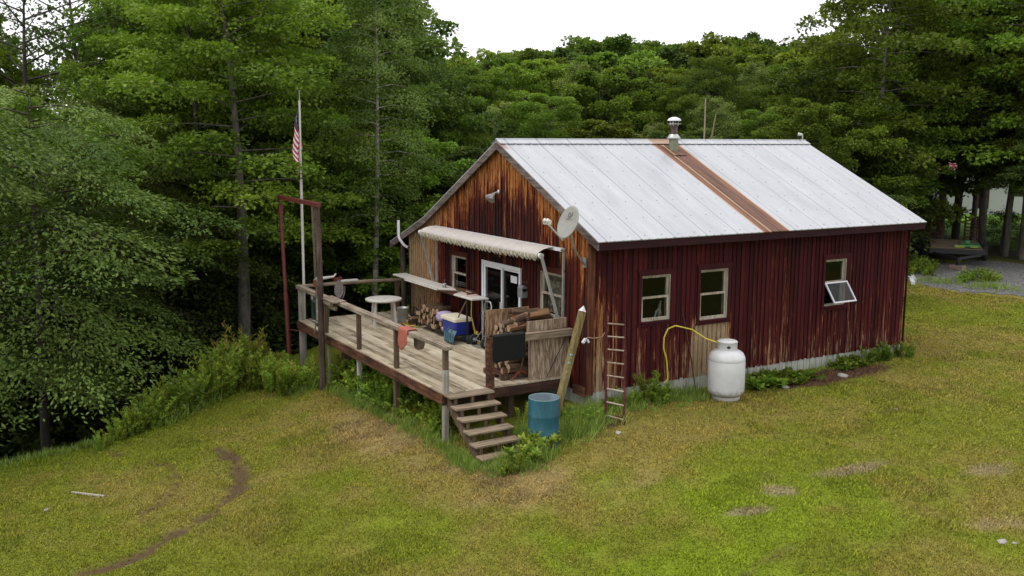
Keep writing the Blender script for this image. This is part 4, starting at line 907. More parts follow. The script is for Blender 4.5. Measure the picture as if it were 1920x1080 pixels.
mb = MB(); prf = [(0, 0), (.36, 0), (.36, -.10), (.33, -.22), (.26, -.30), (.18, -.32), (.06, -.31), (0, -.26)]
vs = [(-2.36+a, -2.84, 1.10+b) for a, b in prf]; vs2 = [(x, y+.12, z) for x, y, z in vs]; n = len(prf)
mb.add(vs+vs2, [tuple(range(n)), tuple(range(2*n-1, n-1, -1))]+[(i, i+n, (i+1) % n+n, (i+1) % n) for i in range(n)]); bevel(one('log_slab', mb, 'brownfelt', 'brown rounded wooden slab hanging under the rail beside the red cloth', 'wood block', (-2.2, -2.8, .8)), .03)
# black mat on the right rail
mb = MB(); prf = [(-.515, .74), (-.515, 1.27), (-.56, 1.285), (-.66, 1.285), (-.69, 1.26), (-.70, 1.0)]; vs = []; fs = []
for i in range(13):
    y = -1.96+.74*i/12
    for k, (x, z) in enumerate(prf): vs.append((x+.008*math.sin(i*.9), y, z+(.03*(i/12) if k == 0 else 0)+(.02 if k == 0 and i in (0, 12) else 0)))
m_ = len(prf); fs = [(i*m_+k, (i+1)*m_+k, (i+1)*m_+k+1, i*m_+k+1) for i in range(12) for k in range(m_-1)]
mb.add(vs, fs, 0, False); o = one('black_mat', mb, 'black_fabric', 'black rubber mat folded over the rail beside the stair post', 'mat', (-.56, -1.6, .74)); m = o.modifiers.new('t', 'SOLIDIFY'); m.thickness = .02; bevel(o, .02)
# plywood sheet standing behind the log stack
mb = MB(); mb.hexa([(-1.77, -1.46, .245), (-1.74, -1.46, .245), (-1.72, -.40, .245), (-1.75, -.40, .245), (-1.77, -1.46, 1.56), (-1.74, -1.46, 1.56), (-1.72, -.40, 1.56), (-1.75, -.40, 1.56)])
one('plywood_sheet', mb, 'ply', 'brown plywood sheet standing on the deck behind the firewood stack', 'board', (-2, -.8, .24))

# pallets and firewood
ONES = ['', 'first', 'second', 'third', 'fourth', 'fifth', 'sixth', 'seventh', 'eighth', 'ninth', 'tenth', 'eleventh', 'twelfth', 'thirteenth', 'fourteenth', 'fifteenth', 'sixteenth', 'seventeenth', 'eighteenth', 'nineteenth']
def ordinal(n):
    if n < 20: return ONES[n]
    t, o = divmod(n, 10); return {2: 'twentieth', 3: 'thirtieth', 4: 'fortieth', 5: 'fiftieth', 6: 'sixtieth', 7: 'seventieth'}[t] if o == 0 else {2: 'twenty', 3: 'thirty', 4: 'forty', 5: 'fifty', 6: 'sixty', 7: 'seventy'}[t]+' '+ONES[o]
def pallet(x0, x1, y0, y1, z, label):
    t = thing('pallet', label, 'pallet', ((x0+x1)/2, (y0+y1)/2, z), 'wooden pallets under the firewood')
    mb = MB()
    for k in range(3): xx = x0+(x1-x0-.09)*k/2; mb.box(xx, xx+.09, y0, y1, z+.02, z+.10)
    mb.build('stringers', 'post', t); mb = MB(); n = 6
    for k in range(n): yy = y0+(y1-y0-.09)*k/(n-1); mb.box(x0, x1, yy, yy+.09, z+.101, z+.12)
    mb.build('slats', 'rim', t)
pallet(-1.68, -.92, -1.55, -.90, DZ, 'dark pallet at the open end of the firewood stack')
pallet(-1.68, -.90, -.84, -.12, DZ, 'dark pallet behind the weathered plywood panel')
protos = []
rl = random.Random(21)
def log_proto(kind):
    mb = MB(); Ln = .46; n = 9 if kind == 0 else 5
    vs = []; rr = [rl.uniform(.8, 1.15) for _ in range(n)]
    for e in (-1, 1):
        for k in range(n):
            a = 2*math.pi*k/n; r = .055*rr[k]
            if kind: a = 2*math.pi*k/n+(.3 if k % 2 else 0)
            vs.append((e*Ln/2, r*math.cos(a)+rl.uniform(-.004, .004), r*math.sin(a)))
    for k in range(n): k2 = (k+1) % n; mb.add([vs[k], vs[k2], vs[k2+n], vs[k+n]], [(0, 1, 2, 3)], 0 if (kind == 0 or k in (0, 1)) else 1)
    mb.add(vs[:n], [tuple(range(n-1, -1, -1))], 2); mb.add(vs[n:], [tuple(range(n))], 2)
    o = mb.build('firewood_log', ['bark', 'split', 'cut'], None, (0, 0, 0)); bevel(o, .006, 1); return o
for k in range(5): protos.append(log_proto(k % 3))
used = set()
def put_log(p, yaw, roll, pitch=0., sc=1., label='', group=''):
    i = rl.randrange(len(protos))
    if i in used: o = protos[i].copy(); COL.objects.link(o)
    else: o = protos[i]; used.add(i)
    o.location = p; o.rotation_euler = (roll, pitch, yaw); o.scale = (sc, sc*rl.uniform(.9, 1.2), sc*rl.uniform(.9, 1.2)); tag(o, label, 'log', group)
# tall stack against the plywood (logs lie along x), higher toward its middle
GL = 'firewood in the stack on the pallets'
LBS = 'loose split log heaped on top of the tall firewood stack'
for row in range(12):
    z = DZ+.12+.055+row*.097
    xa, xb = -1.64+.01*row, -.90-.018*row
    for yy in (-1.02, -.50):
        if row > 9 and yy < -.8: continue
        x = xa+(.05 if row % 2 else 0)+rl.uniform(-.03, .03); ci = 0
        while x < xb:
            ci += 1
            if row < 9 or rl.random() < .8:
                put_log((x, yy+rl.uniform(-.09, .07)-(.10 if row < 4 and yy < -.8 else 0), z+rl.uniform(-.014, .014)), math.pi/2+rl.uniform(-.22, .22), rl.uniform(0, 6.28), rl.uniform(-.07, .07), rl.uniform(.92, 1.2), '%s split log in the %s row of the tall stack, %s half' % (ordinal(ci), ordinal(row+1), 'near' if yy < -.8 else 'wall'), GL)
            x += rl.uniform(.10, .135)
for k in range(12):
    put_log((-1.2+rl.uniform(-.22, .2), -.80+rl.uniform(-.35, .35), DZ+1.12+rl.uniform(0, .18)), 1.5+rl.uniform(-.6, .6), rl.uniform(0, 6), rl.uniform(-.35, .1), 1.15, LBS+', %s of its heap' % ordinal(k+1), GL)
# low pile on the black rack by the wall, log ends facing the camera
rack = thing('log_rack', 'low black metal rack holding firewood and coolers by the wall', 'rack', (-5.8, -.4, DZ))
mb = MB()
for y in (-.66, -.2): mb.bar((-7.15, y, DZ+.16), (-4.85, y, DZ+.16), .04)
for x in (-7.1, -6.0, -4.95): mb.bar((x, -.66, DZ+.16), (x, -.2, DZ+.16), .04)
mb.build('frame', 'black_metal', rack)
for x in (-6.9, -5.05):
    for y in (-.66, -.2): mb = MB(); mb.bar((x, y, DZ), (x, y, DZ+.15), .045); mb.build('leg', 'black_metal', rack)
GP = 'firewood in the low pile by the wall'
for row in range(5):
    x = -6.85+row*.08; ci = 0
    while x < -5.30-row*.10:
        ci += 1
        put_log((x, -.45+rl.uniform(-.08, .08), DZ+.235+row*.092+rl.uniform(-.015, .015)), math.pi/2+rl.uniform(-.3, .3), rl.uniform(0, 6.28), rl.uniform(-.06, .06), rl.uniform(.85, 1.15), '%s split log in the %s row of the low pile by the wall' % (ordinal(ci), ordinal(row+1)), GP); x += rl.uniform(.105, .13)
for k, (x, z) in enumerate(((-6.7, .86), (-6.3, .87), (-6.0, .86))): put_log((x, -.42, z-.12), .1+rl.uniform(-.2, .2), k, .05, 1.1, '%s long log laid crosswise on top of the low pile from the left' % ordinal(1+int(k)), GP)
for k in range(4): put_log((-7.15+rl.uniform(-.1, .1), -.6+rl.uniform(-.1, .1), DZ+.07+.04*k), 1.2+rl.uniform(-.6, .6), k, rl.uniform(-.2, .3), .9, 'fallen log at the left foot of the low pile, %s up from the boards' % ordinal(k+1), GP)
# cooler
def rbox(mb, x0, x1, y0, y1, z0, z1, tp=1.0, r=.04, mi=0):
    cx, cy = (x0+x1)/2, (y0+y1)/2; ring = lambda k, z: [((cx+(px-cx)*k), (cy+(py-cy)*k), z) for px, py in [(x0+r, y0), (x1-r, y0), (x1, y0+r), (x1, y1-r), (x1-r, y1), (x0+r, y1), (x0, y1-r), (x0, y0+r)]]
    mb.add(ring(tp, z0)+ring(1, z1), [(7, 6, 5, 4, 3, 2, 1, 0), tuple(range(8, 16))]+[(i, (i+1) % 8, (i+1) % 8+8, i+8) for i in range(8)], mi)
cl = thing('cooler', 'blue picnic cooler with a cream lid near the firewood', 'cooler', (-4.95, -.5, .44))
mb = MB(); rbox(mb, -5.28, -4.55, -.74, -.30, .44, .76, .92); bevel(mb.build('body', 'blue', cl), .015)
mb = MB(); rbox(mb, -5.31, -4.52, -.77, -.27, .762, .84); rbox(mb, -5.27, -4.56, -.73, -.31, .84, .862, 1.02); bevel(mb.build('lid', 'cream', cl), .012)
mb = MB(); mb.lathe([(0, 0), (.022, 0), (.022, .03), (0, .03)], (-5.19, -.735, .52), 10, mat=Matrix.Rotation(math.pi/2, 3, 'X')); mb.build('drain_plug', 'white', cl)
mb = MB(); mb.tube([(-5.315, -.66, .72), (-5.34, -.62, .66), (-5.34, -.42, .66), (-5.315, -.38, .72)], .012, 6); mb.build('handle', 'white', cl)
mb = MB(); mb.lathe([(0, .0), (.20, .01), (.26, .07), (.27, .16), (.235, .24), (.24, .26), (.15, .30), (0, .31)], (-5.62, -.48, .60), 24); mb.v = [(-5.62+(x+5.62)*.85, -.48+(y+.48)*.85, .6+(z-.6)*.8) for x, y, z in mb.v]
one('lilac_bag', mb, 'lilac', 'rounded lilac tub sitting on the firewood behind the blue cooler', 'tub', (-5.62, -.48, .6))
# snow shovel
ss = thing('snow_shovel', 'pale blue snow shovel with a wooden handle leaning on the counter', 'shovel', (-4.7, -.62, DZ))
mb = MB(); vs = []; n = 10
for i in range(n+1):
    for j in range(5): a = (j/4-.5)*1.5; vs.append((-4.92+.46*i/n, -.72+.20*math.sin(a)*.4-.10*math.cos(a), .27+.30*j/4))
mb.add(vs, [(i*5+j, (i+1)*5+j, (i+1)*5+j+1, i*5+j+1) for i in range(n) for j in range(4)], 0, True)
for i in range(5): mb.bar((-4.88+.095*i, -.845, .32), (-4.88+.095*i, -.84, .50), .03, .02)
o = mb.build('blade', 'teal', ss); m = o.modifiers.new('t', 'SOLIDIFY'); m.thickness = .008
mb = MB(); mb.tube([(-4.69, -.78, .5), (-4.55, -.50, 1.15), (-4.50, -.42, 1.34)], .016, 8); mb.build('handle', 'split', ss)
mb = MB(); mb.tube([(-4.9, -.80, .50), (-4.78, -.72, .66), (-4.66, -.66, .68)], .012, 6); mb.build('brace', 'teal', ss)
mb = MB(); mb.tube([(-4.35, -.25, .3), (-4.40, -.38, .95), (-4.34, -.40, 1.33)], [.03, .014, .014], 8); mb.hexa([(-4.48, -.3, .25), (-4.22, -.3, .25), (-4.22, -.22, .25), (-4.48, -.22, .25), (-4.4, -.29, .55), (-4.3, -.29, .55), (-4.3, -.25, .55), (-4.4, -.25, .55)])
one('broom', mb, 'yrope', 'straw broom leaning under the end of the long white board', 'broom', (-4.35, -.25, DZ))
# hand truck
ht = thing('hand_truck', 'grey tubular hand truck parked beside the sliding door', 'hand truck', (-3.95, -.32, DZ))
mb = MB(); q = [(-4.16, -.20, .34), (-4.18, -.16, 1.0), (-4.17, -.13, 1.22), (-4.10, -.12, 1.30), (-3.92, -.12, 1.30), (-3.85, -.13, 1.22), (-3.84, -.16, 1.0), (-3.82, -.20, .34)]
mb.tube(q, .02, 8)
for z in (.45, .95, 1.05): mb.bar((-4.17, -.17, z), (-3.84, -.17, z), .03, .02)
mb.bar((-4.06, -.18, .4), (-4.06, -.16, 1.0), .02); mb.bar((-3.94, -.18, .4), (-3.94, -.16, 1.0), .02)
mb.bar((-4.17, -.2, .6), (-4.22, -.36, .38), .02); mb.bar((-3.83, -.2, .6), (-3.76, -.36, .38), .02); mb.bar((-4.24, -.36, .37), (-3.70, -.36, .37), .02); mb.box(-4.15, -3.84, -.50, -.22, .25, .262)
mb.build('frame', 'steel', ht)
for x in (-4.27, -3.72):
    R4 = Matrix.Rotation(math.pi/2, 3, 'Y'); mb = MB(); mb.lathe([(.065, -.03), (.115, -.035), (.128, -.02), (.128, .02), (.115, .035), (.065, .03)], (x, -.37, DZ+.13), 24, mat=R4); wh = mb.build('wheel', 'rubber', ht)
    mb = MB(); mb.lathe([(0, -.02), (.025, -.035), (.03, .02), (0, .035)], (x, -.37, DZ+.13), 12, mat=R4)
    for k in range(6): a = k*math.pi/3; mb.bar((x, -.37, DZ+.13), (x, -.37+.07*math.cos(a), DZ+.13+.07*math.sin(a)), .018, .02)
    mb.build('rim', 'galv', wh)
# second cart next to it, under the counter end: black frame with a wheel
ct = thing('black_cart', 'small black wheeled cart behind the blue snow shovel', 'cart', (-4.5, -.3, DZ))
mb = MB(); mb.bar((-4.75, -.3, .42), (-4.3, -.3, .42), .03); mb.bar((-4.75, -.12, .42), (-4.3, -.12, .42), .03); mb.bar((-4.33, -.3, .3), (-4.33, -.15, 1.0), .025); mb.box(-4.8, -4.35, -.34, -.1, .36, .38); mb.build('frame', 'black_metal', ct)
for x in (-4.62, -4.40): mb = MB(); mb.lathe([(0, -.03), (.10, -.03), (.11, 0), (.10, .03), (0, .03)], (x, -.42, DZ+.115), 20, mat=Matrix.Rotation(math.pi/2, 3, 'Y')); mb.build('wheel', 'rubber', ct)
# long white counter boards
cn = thing('long_counter', 'long narrow white board counter on black legs along the gable', 'counter', (-6.5, -.28, DZ))
mb = MB(); mb.hexa([(-8.85, -.47, 1.355), (-5.82, -.50, 1.355), (-5.45, -.10, 1.355), (-8.9, -.06, 1.355), (-8.85, -.47, 1.395), (-5.82, -.50, 1.395), (-5.45, -.10, 1.395), (-8.9, -.06, 1.395)]); mb.box(-8.0, -5.9, -.52, -.40, 1.325, 1.353); bevel(mb.build('long_top', 'white_plastic', cn), .01)
mb = MB(); mb.hexa([(-5.05, -.52, 1.33), (-4.15, -.50, 1.33), (-4.10, -.06, 1.33), (-5.35, -.12, 1.33), (-5.05, -.52, 1.37), (-4.15, -.50, 1.37), (-4.10, -.06, 1.37), (-5.35, -.12, 1.37)]); bevel(mb.build('short_top', 'white_plastic', cn), .01)
mb = MB(); mb.bar((-5.95, -.48, 1.34), (-4.6, -.42, 1.32), .10, .025); mb.bar((-5.9, -.30, 1.34), (-4.5, -.22, 1.32), .09, .025); mb.bar((-5.7, -.14, 1.41), (-4.75, -.08, 1.41), .07, .03); mb.build('bridging_boards', 'rim', cn)
for x, y in ((-4.42, -.48), (-4.2, -.14), (-8.6, -.22), (-8.5, -.1), (-6.5, -.1)): mb = MB(); mb.bar((x, y, DZ), (x, y, 1.33), .035); mb.build('leg', 'black_metal', cn)
mb = MB(); mb.hexa([(-5.0, -.36, 1.372), (-4.55, -.42, 1.372), (-4.5, -.12, 1.372), (-5.1, -.14, 1.372), (-4.98, -.36, 1.40), (-4.57, -.41, 1.385), (-4.52, -.13, 1.40), (-5.08, -.15, 1.42)]); bevel(one('pink_cloth', mb, 'pinkstuff', 'faded pink folded cloth on the short white board', 'cloth', (-4.8, -.3, 1.37)), .01)
mb = MB(); mb.tube([(-5.35, -.30, 1.43), (-4.62, -.26, 1.42)], .016, 6); mb.bar((-4.66, -.36, 1.40), (-4.64, -.16, 1.42), .05, .035)
one('hammer', mb, 'bark', 'long handled tool lying across the two white boards', 'tool', (-5, -.28, 1.4))
mb = MB(); mb.lathe([(0, 0), (.05, .0), (.055, .10), (.05, .10), (.045, .01)], (-5.95, -.32, 1.395), 14); mb.tube([(-5.95, -.32, 1.49), (-5.95, -.32, 1.56), (-5.9, -.32, 1.6)], .006, 5)
one('metal_cup', mb, 'steel', 'small dark cup with wire handle on the long white board', 'cup', (-5.95, -.32, 1.395))
# round table
tb_ = thing('round_table', 'round white plastic table on the far left of the deck', 'table', (-7.62, -1.27, DZ))
c0 = (-7.62, -1.27, 0); mb = MB(); mb.lathe([(0, .955), (.44, .955), (.475, .95), (.48, .935), (.475, .90), (.46, .90), (.455, .925), (0, .93)], c0, 48); mb.build('table_top', 'white_plastic', tb_)
for a in (.5, 2.07, 3.64, 5.21): mb = MB(); mb.bar((c0[0]+.40*math.cos(a), c0[1]+.40*math.sin(a), DZ), (c0[0]+.33*math.cos(a), c0[1]+.33*math.sin(a), .93), .065, .05); mb.build('leg', 'white_plastic', tb_)
bkt = thing('metal_bucket', 'dented galvanised bucket standing by the round table', 'bucket', (-7.86, -.62, DZ))
mb = MB(); mb.lathe([(0, 0), (.125, 0), (.13, .01), (.165, .36), (.172, .365), (.172, .375), (.158, .375), (.12, .02), (0, .015)], (-7.86, -.62, DZ), 28); mb.build('pail', 'galv', bkt)
mb = MB(); mb.tube([(-7.86+.165*math.cos(t), -.62, DZ+.36+.12*math.sin(t)*.4-.06) for t in [k*math.pi/8 for k in range(9)]], .005, 5); mb.build('handle', 'steel', bkt)
# black frame chair lying low
bc = thing('chair_frame', 'low black metal chair frame beside the bucket', 'chair_frame', (-7.6, -.35, DZ))
mb = MB()
for y in (-.48, -.15):
    mb.tube([(-8.25, y, .27), (-8.15, y, .55), (-7.55, y, .46), (-7.1, y, .44), (-7.05, y, .26)], .016, 6); mb.tube([(-8.0, y, .50), (-7.95, y, .26)], .016, 6); mb.tube([(-7.6, y, .46), (-7.58, y, .26), (-7.05, y, .26)], .016, 6)
for x, z in ((-8.15, .55), (-7.55, .46), (-7.1, .44)): mb.bar((x, -.48, z), (x, -.15, z), .025)
mb.build('tubing', 'black_metal', bc)
mb = MB(); mb.tube([(-8.30, -.35, .25), (-8.30, -.35, 1.32)], .02, 8); mb.tube([(-8.3, -.35, 1.0), (-8.55, -.25, 1.0)], .012, 6); mb.tube([(-8.30, -.35, .25), (-8.0, -.35, .3)], .02, 8)
one('black_stand', mb, 'black_metal', 'thin black metal stand behind the bucket near the far rail', 'stand', (-8.3, -.35, DZ))
mb = MB(); pts = []
rr = random.Random(11)
for k in range(60): a = k*.62; R_ = .10+.09*rr.random(); pts.append((-7.35+.012*k*.5+R_*1.6*math.cos(a), -.72+R_*math.sin(a), DZ+.02+.05*rr.random()))
mb.tube(pts, .013, 6); one('yellow_rope', mb, 'yrope', 'loose coil of yellow rope on the deck boards near the bucket', 'rope', (-7.2, -.7, DZ))
# bin at the corner
bn = thing('waste_bin', 'dark green plastic bin at the far front deck corner', 'bin', (-8.75, -2.78, DZ))
mb = MB(); mb.lathe([(0, 0), (.17, 0), (.18, .02), (.225, .62), (.24, .63), (.24, .66), (.215, .66), (.17, .04), (0, .03)], (-8.35, -2.72, DZ), 24); mb.build('tub', 'binblack', bn)
mb = MB(); mb.box(-8.95, -8.72, -2.80, -2.5, DZ, 1.06); bevel(mb.build('tall_bin', 'binblack', bn), .03)
mb = MB(); mb.box(-8.92, -8.76, -2.806, -2.801, .86, .96); mb.build('paper_sticker', 'white', bn)
# tool leaning in the gap beside the plywood panel
pk = thing('mattock', 'long handled mattock standing between black mat and plywood panel', 'mattock', (-.84, -1.18, DZ))
mb = MB(); mb.tube([(-.86, -1.16, .30), (-.84, -1.02, .9), (-.82, -.96, 1.62)], [.02, .022, .026], 8); mb.build('handle', 'bark', pk)
mb = MB(); mb.hexa([(-.88, -1.36, .245), (-.84, -1.36, .245), (-.84, -1.33, .26), (-.88, -1.33, .26), (-.89, -1.2, .42), (-.83, -1.2, .42), (-.83, -1.1, .42), (-.89, -1.1, .42)]); mb.hexa([(-.88, -1.1, .38), (-.84, -1.1, .38), (-.84, -.93, .30), (-.88, -.93, .30), (-.88, -1.1, .45), (-.84, -1.1, .45), (-.84, -.93, .34), (-.88, -.93, .34)]); mb.build('head', 'redchain', pk)

# trailer with upright ramps
T = thing('flatbed_trailer', 'dark flatbed trailer with raised ramps parked on gravel under trees', 'trailer', (-9.0, 26, .0))
ang = math.atan2(.94, -.34)   # it points away from the camera; the tongue faces it
tf = Vector((-9.15, 25.0, 0)); fx = Vector((-.60, .80, 0)); rx = Vector((.80, .60, 0))
zt = float(G0(-9.5, 25))
def tp(s, f, z): p = tf+rx*s+fx*f; return (p.x, p.y, zt+z)
def tbox(mb, s0, s1, f0, f1, z0, z1): mb.hexa([tp(s0, f0, z0), tp(s1, f0, z0), tp(s1, f1, z0), tp(s0, f1, z0), tp(s0, f0, z1), tp(s1, f0, z1), tp(s1, f1, z1), tp(s0, f1, z1)])
mb = MB(); tbox(mb, -1.0, 1.0, .02, 4.6, .62, .67); mb.build('bed', 'raily', T)
mb = MB(); tbox(mb, -1.06, 1.06, -.04, .02, .50, .70); tbox(mb, -1.06, -1.0, .02, 4.6, .50, .70); tbox(mb, 1.0, 1.06, .02, 4.6, .50, .70)
mb.bar(tp(-.9, .0, .5), tp(0, -1.3, .45), .1); mb.bar(tp(.9, .0, .5), tp(0, -1.3, .45), .1); mb.bar(tp(0, -1.2, .45), tp(0, -1.7, .45), .1); mb.bar(tp(0, -1.2, .08), tp(0, -1.2, .5), .09); mb.build('frame', 'black_metal', T)
for s in (-1.18, 1.18):
    for f in (2.2, 3.1):
        mb = MB(); cc = tp(s, f, .33); mb.lathe([(0, -.09), (.2, -.10), (.32, -.09), (.34, 0), (.32, .09), (.2, .10), (0, .09)], cc, 24, mat=rx.to_track_quat('Z', 'Y').to_matrix()); mb.build('wheel', 'rubber', T)
for s0, s1 in ((-1.0, -.5), (.45, .95)):
    mb = MB()
    for s in (s0, s1): mb.bar(tp(s, 4.65, .55), tp(s, 4.75, 1.75), .06)
    for k in range(8): z = .65+k*.15; mb.bar(tp(s0, 4.66+.08*k/8, z), tp(s1, 4.66+.08*k/8, z), .05)
    mb.build('ramp', 'rim', T)
mw = thing('mower_deck', 'green and yellow machine part resting on the flatbed trailer', 'mower part', tp(.35, 1.2, .67))
mb = MB(); rb = lambda a, b, c, d, e, f_2: tbox(mb, a, b, c, d, e, f_2)
rb(.1, .9, .7, 1.7, .70, .82); rb(.3, .5, .9, 1.2, .82, .98); bevel(mb.build('housing', 'lime', mw), .04); mb = MB(); tbox(mb, -.1, .3, .6, .8, .70, .80); tbox(mb, .5, .8, .55, .7, .72, .78); mb.build('trim', 'limeyellow', mw)
mb = MB(); c = tp(0, -1.2, .0); mb.box(c[0]-.3, c[0]+.3, c[1]-.15, c[1]+.15, zt-.02, zt+.16); bevel(one('concrete_block', mb, 'concrete', 'reddish block under the trailer tongue', 'block', (c[0], c[1], zt)), .02)
# loose things on the ground
def stone(u, v, s, label, mat='stone'):
    p = ray_ground(u, v); mb = MB(); rs = random.Random(int(u)); prof = [(0, -.3), (.8, -.2), (1, .15), (.7, .5), (0, .6)]
    mb.lathe([(r*s, z*s) for r, z in prof], (p.x, p.y, float(G(p.x, p.y))), 7); mb.v = [(x+rs.uniform(-.2, .2)*s, y+rs.uniform(-.2, .2)*s, z+rs.uniform(-.15, .15)*s) for x, y, z in mb.v]
    return one('stone', mb, mat, label, 'stone', (p.x, p.y, p.z), 'stones lying in the grass')
stone(1160, 814, .07, 'small pale stone below the foot of the ladder'); stone(1580, 706, .12, 'pale angular stone in the soil strip by the side wall'); stone(1472, 727, .09, 'flat grey stone among the broad leaves by the wall')
stone(1880, 1018, .07, 'flat pale stone in the lawn at the lower right'); stone(1903, 1020, .035, 'tiny white stone in the lawn at the lower right'); stone(1632, 880, .03, 'tiny white pebble on the long bare patch'); stone(1680, 768, .045, 'white scrap lying on the lawn beyond the tank'); stone(88, 958, .06, 'pale scrap of wood at the lower left lawn')
stone(848, 802, .03, 'tiny white pebble at the foot of the white deck leg')
def sticks(name, u0, v0, u1, v1, w, h, mat, label, cat):
    a = ray_ground(u0, v0); b = ray_ground(u1, v1); mb = MB(); mb.bar((a.x, a.y, float(G(a.x, a.y))+h/2), (b.x, b.y, float(G(b.x, b.y))+h/2), w, h); return one(name, mb, mat, label, cat, tuple(a))
sticks('white_stick', 134, 924, 196, 933, .035, .03, 'oldwhite', 'thin pale stick lying on the left lawn', 'stick')
sticks('white_post_piece', 1705, 524, 1712, 535, .14, .12, 'white', 'short white post piece on the bank behind the cabin, left of two', 'post')
sticks('white_post_piece', 1709, 521, 1715, 530, .12, .12, 'white', 'short white post piece on the bank behind the cabin, right of two', 'post')
# bare snags behind the roof
for u, v, d, tl, w in ((1315, 205, 33, 0, .03), (1335, 233, 34, .5, .026)):
    a = YAW-math.atan((u-960)/FPX); x, y = CAM[0]+d*math.cos(a), CAM[1]+d*math.sin(a); z1 = CAM[2]+d*(279-v)/1800; g0 = float(G(x, y)); mb = MB()
    mb.tube([(x-tl*2, y, g0), (x-tl, y, z1-2.2), (x, y, z1)], [w*1.6, w*1.2, w*.7], 7); mb.tube([(x-tl, y, z1-1.6), (x+.25, y+.1, z1-1.2)], [w*.6, w*.2], 5)
    one('dead_tree', mb, simple('bleached_wood_%d' % u, (.30, .24, .16), .9), ('tall' if tl == 0 else 'short leaning')+' bare bleached dead stem rising behind the roof ridge', 'dead tree', (x, y, g0))
# pale building seen far off through the right hand trunks
def at(u, d): a = YAW-math.atan((u-960)/FPX); return CAM[0]+d*math.cos(a), CAM[1]+d*math.sin(a)
hx, hy = at(1835, 82); fb = thing('far_house', 'pale house glimpsed far off between the trunks at right', 'house', (hx, hy, 0))
hh = Vector((math.cos(YAW-.45-math.pi/2), math.sin(YAW-.45-math.pi/2), 0)); hd = Vector((-hh.y, hh.x, 0))
def hp(s, d, z): p = Vector((hx, hy, 0))+hh*s+hd*d; return (p.x, p.y, z)
def hbox(mb, s0, s1, d0, d1, z0, z1): mb.hexa([hp(s0, d0, z0), hp(s1, d0, z0), hp(s1, d1, z0), hp(s0, d1, z0), hp(s0, d0, z1), hp(s1, d0, z1), hp(s1, d1, z1), hp(s0, d1, z1)])
mb = MB(); hbox(mb, -7, 7, 0, 7, -.5, 3.0); mb.build('wall', 'vinylwhite', fb)
mb = MB(); mb.add([hp(-7.4, -.5, 2.9), hp(7.4, -.5, 2.9), hp(7.4, 3.5, 5.2), hp(-7.4, 3.5, 5.2), hp(7.4, 7.5, 2.9), hp(-7.4, 7.5, 2.9)], [(0, 1, 2, 3), (3, 2, 4, 5), (0, 3, 5), (1, 4, 2)]); mb.build('roof', simple('faded_red_roof', (.26, .08, .08), .8), fb)
for s in (-5, -2.5, 2, 4.5): mb = MB(); hbox(mb, s, s+1, -.03, -.005, 1.0, 2.2); mb.build('window', 'interior', fb)
mb = MB(); hbox(mb, -.4, .6, -.03, -.005, 0, 2.1); mb.build('door', 'trim_red', fb)

# ------------------------------------------------------------------ vegetation
def leaf_mesh(name, P, D, S, Ln, Wd, tint, mat, turfc=None):
    """diamond leaves: base P, direction D, side S"""
    n = len(P); Ln = np.broadcast_to(Ln, (n,))[:, None]; Wd = np.broadcast_to(Wd, (n,))[:, None]
    V = np.stack([P, P+D*Ln*.45+S*Wd*.5, P+D*Ln, P+D*Ln*.45-S*Wd*.5], 1).reshape(-1, 3).astype(np.float32)
    me = bpy.data.meshes.new(name); me.vertices.add(4*n); me.vertices.foreach_set('co', V.ravel()); fill_quads(me, np.arange(4*n).reshape(n, 4))
    a = me.attributes.new('tint', 'FLOAT', 'FACE'); a.data.foreach_set('value', np.clip(tint, 0, 1).astype(np.float32)); me.materials.append(M[mat])
    if turfc is not None: a = me.attributes.new('turf', 'FLOAT_COLOR', 'FACE'); a.data.foreach_set('color', np.c_[turfc, np.ones(n)].astype(np.float32).ravel())
    return me
def norm(a): return a/np.maximum(np.linalg.norm(a, axis=-1, keepdims=True), 1e-9)
PROF = {'round': lambda t: (max(0., 1-(2*t-.85)**2*.72))**.5 if t < .97 else .25, 'egg': lambda t: .35+.9*math.sin(math.pi*min(1, t*.9+.13))**.8*.75,
        'cone': lambda t: 1.02-.95*t, 'col': lambda t: (.55+.45*math.sin(math.pi*min(1, .15+t)))*(1 if t < .85 else (1-t)/.15*.6+.4)}
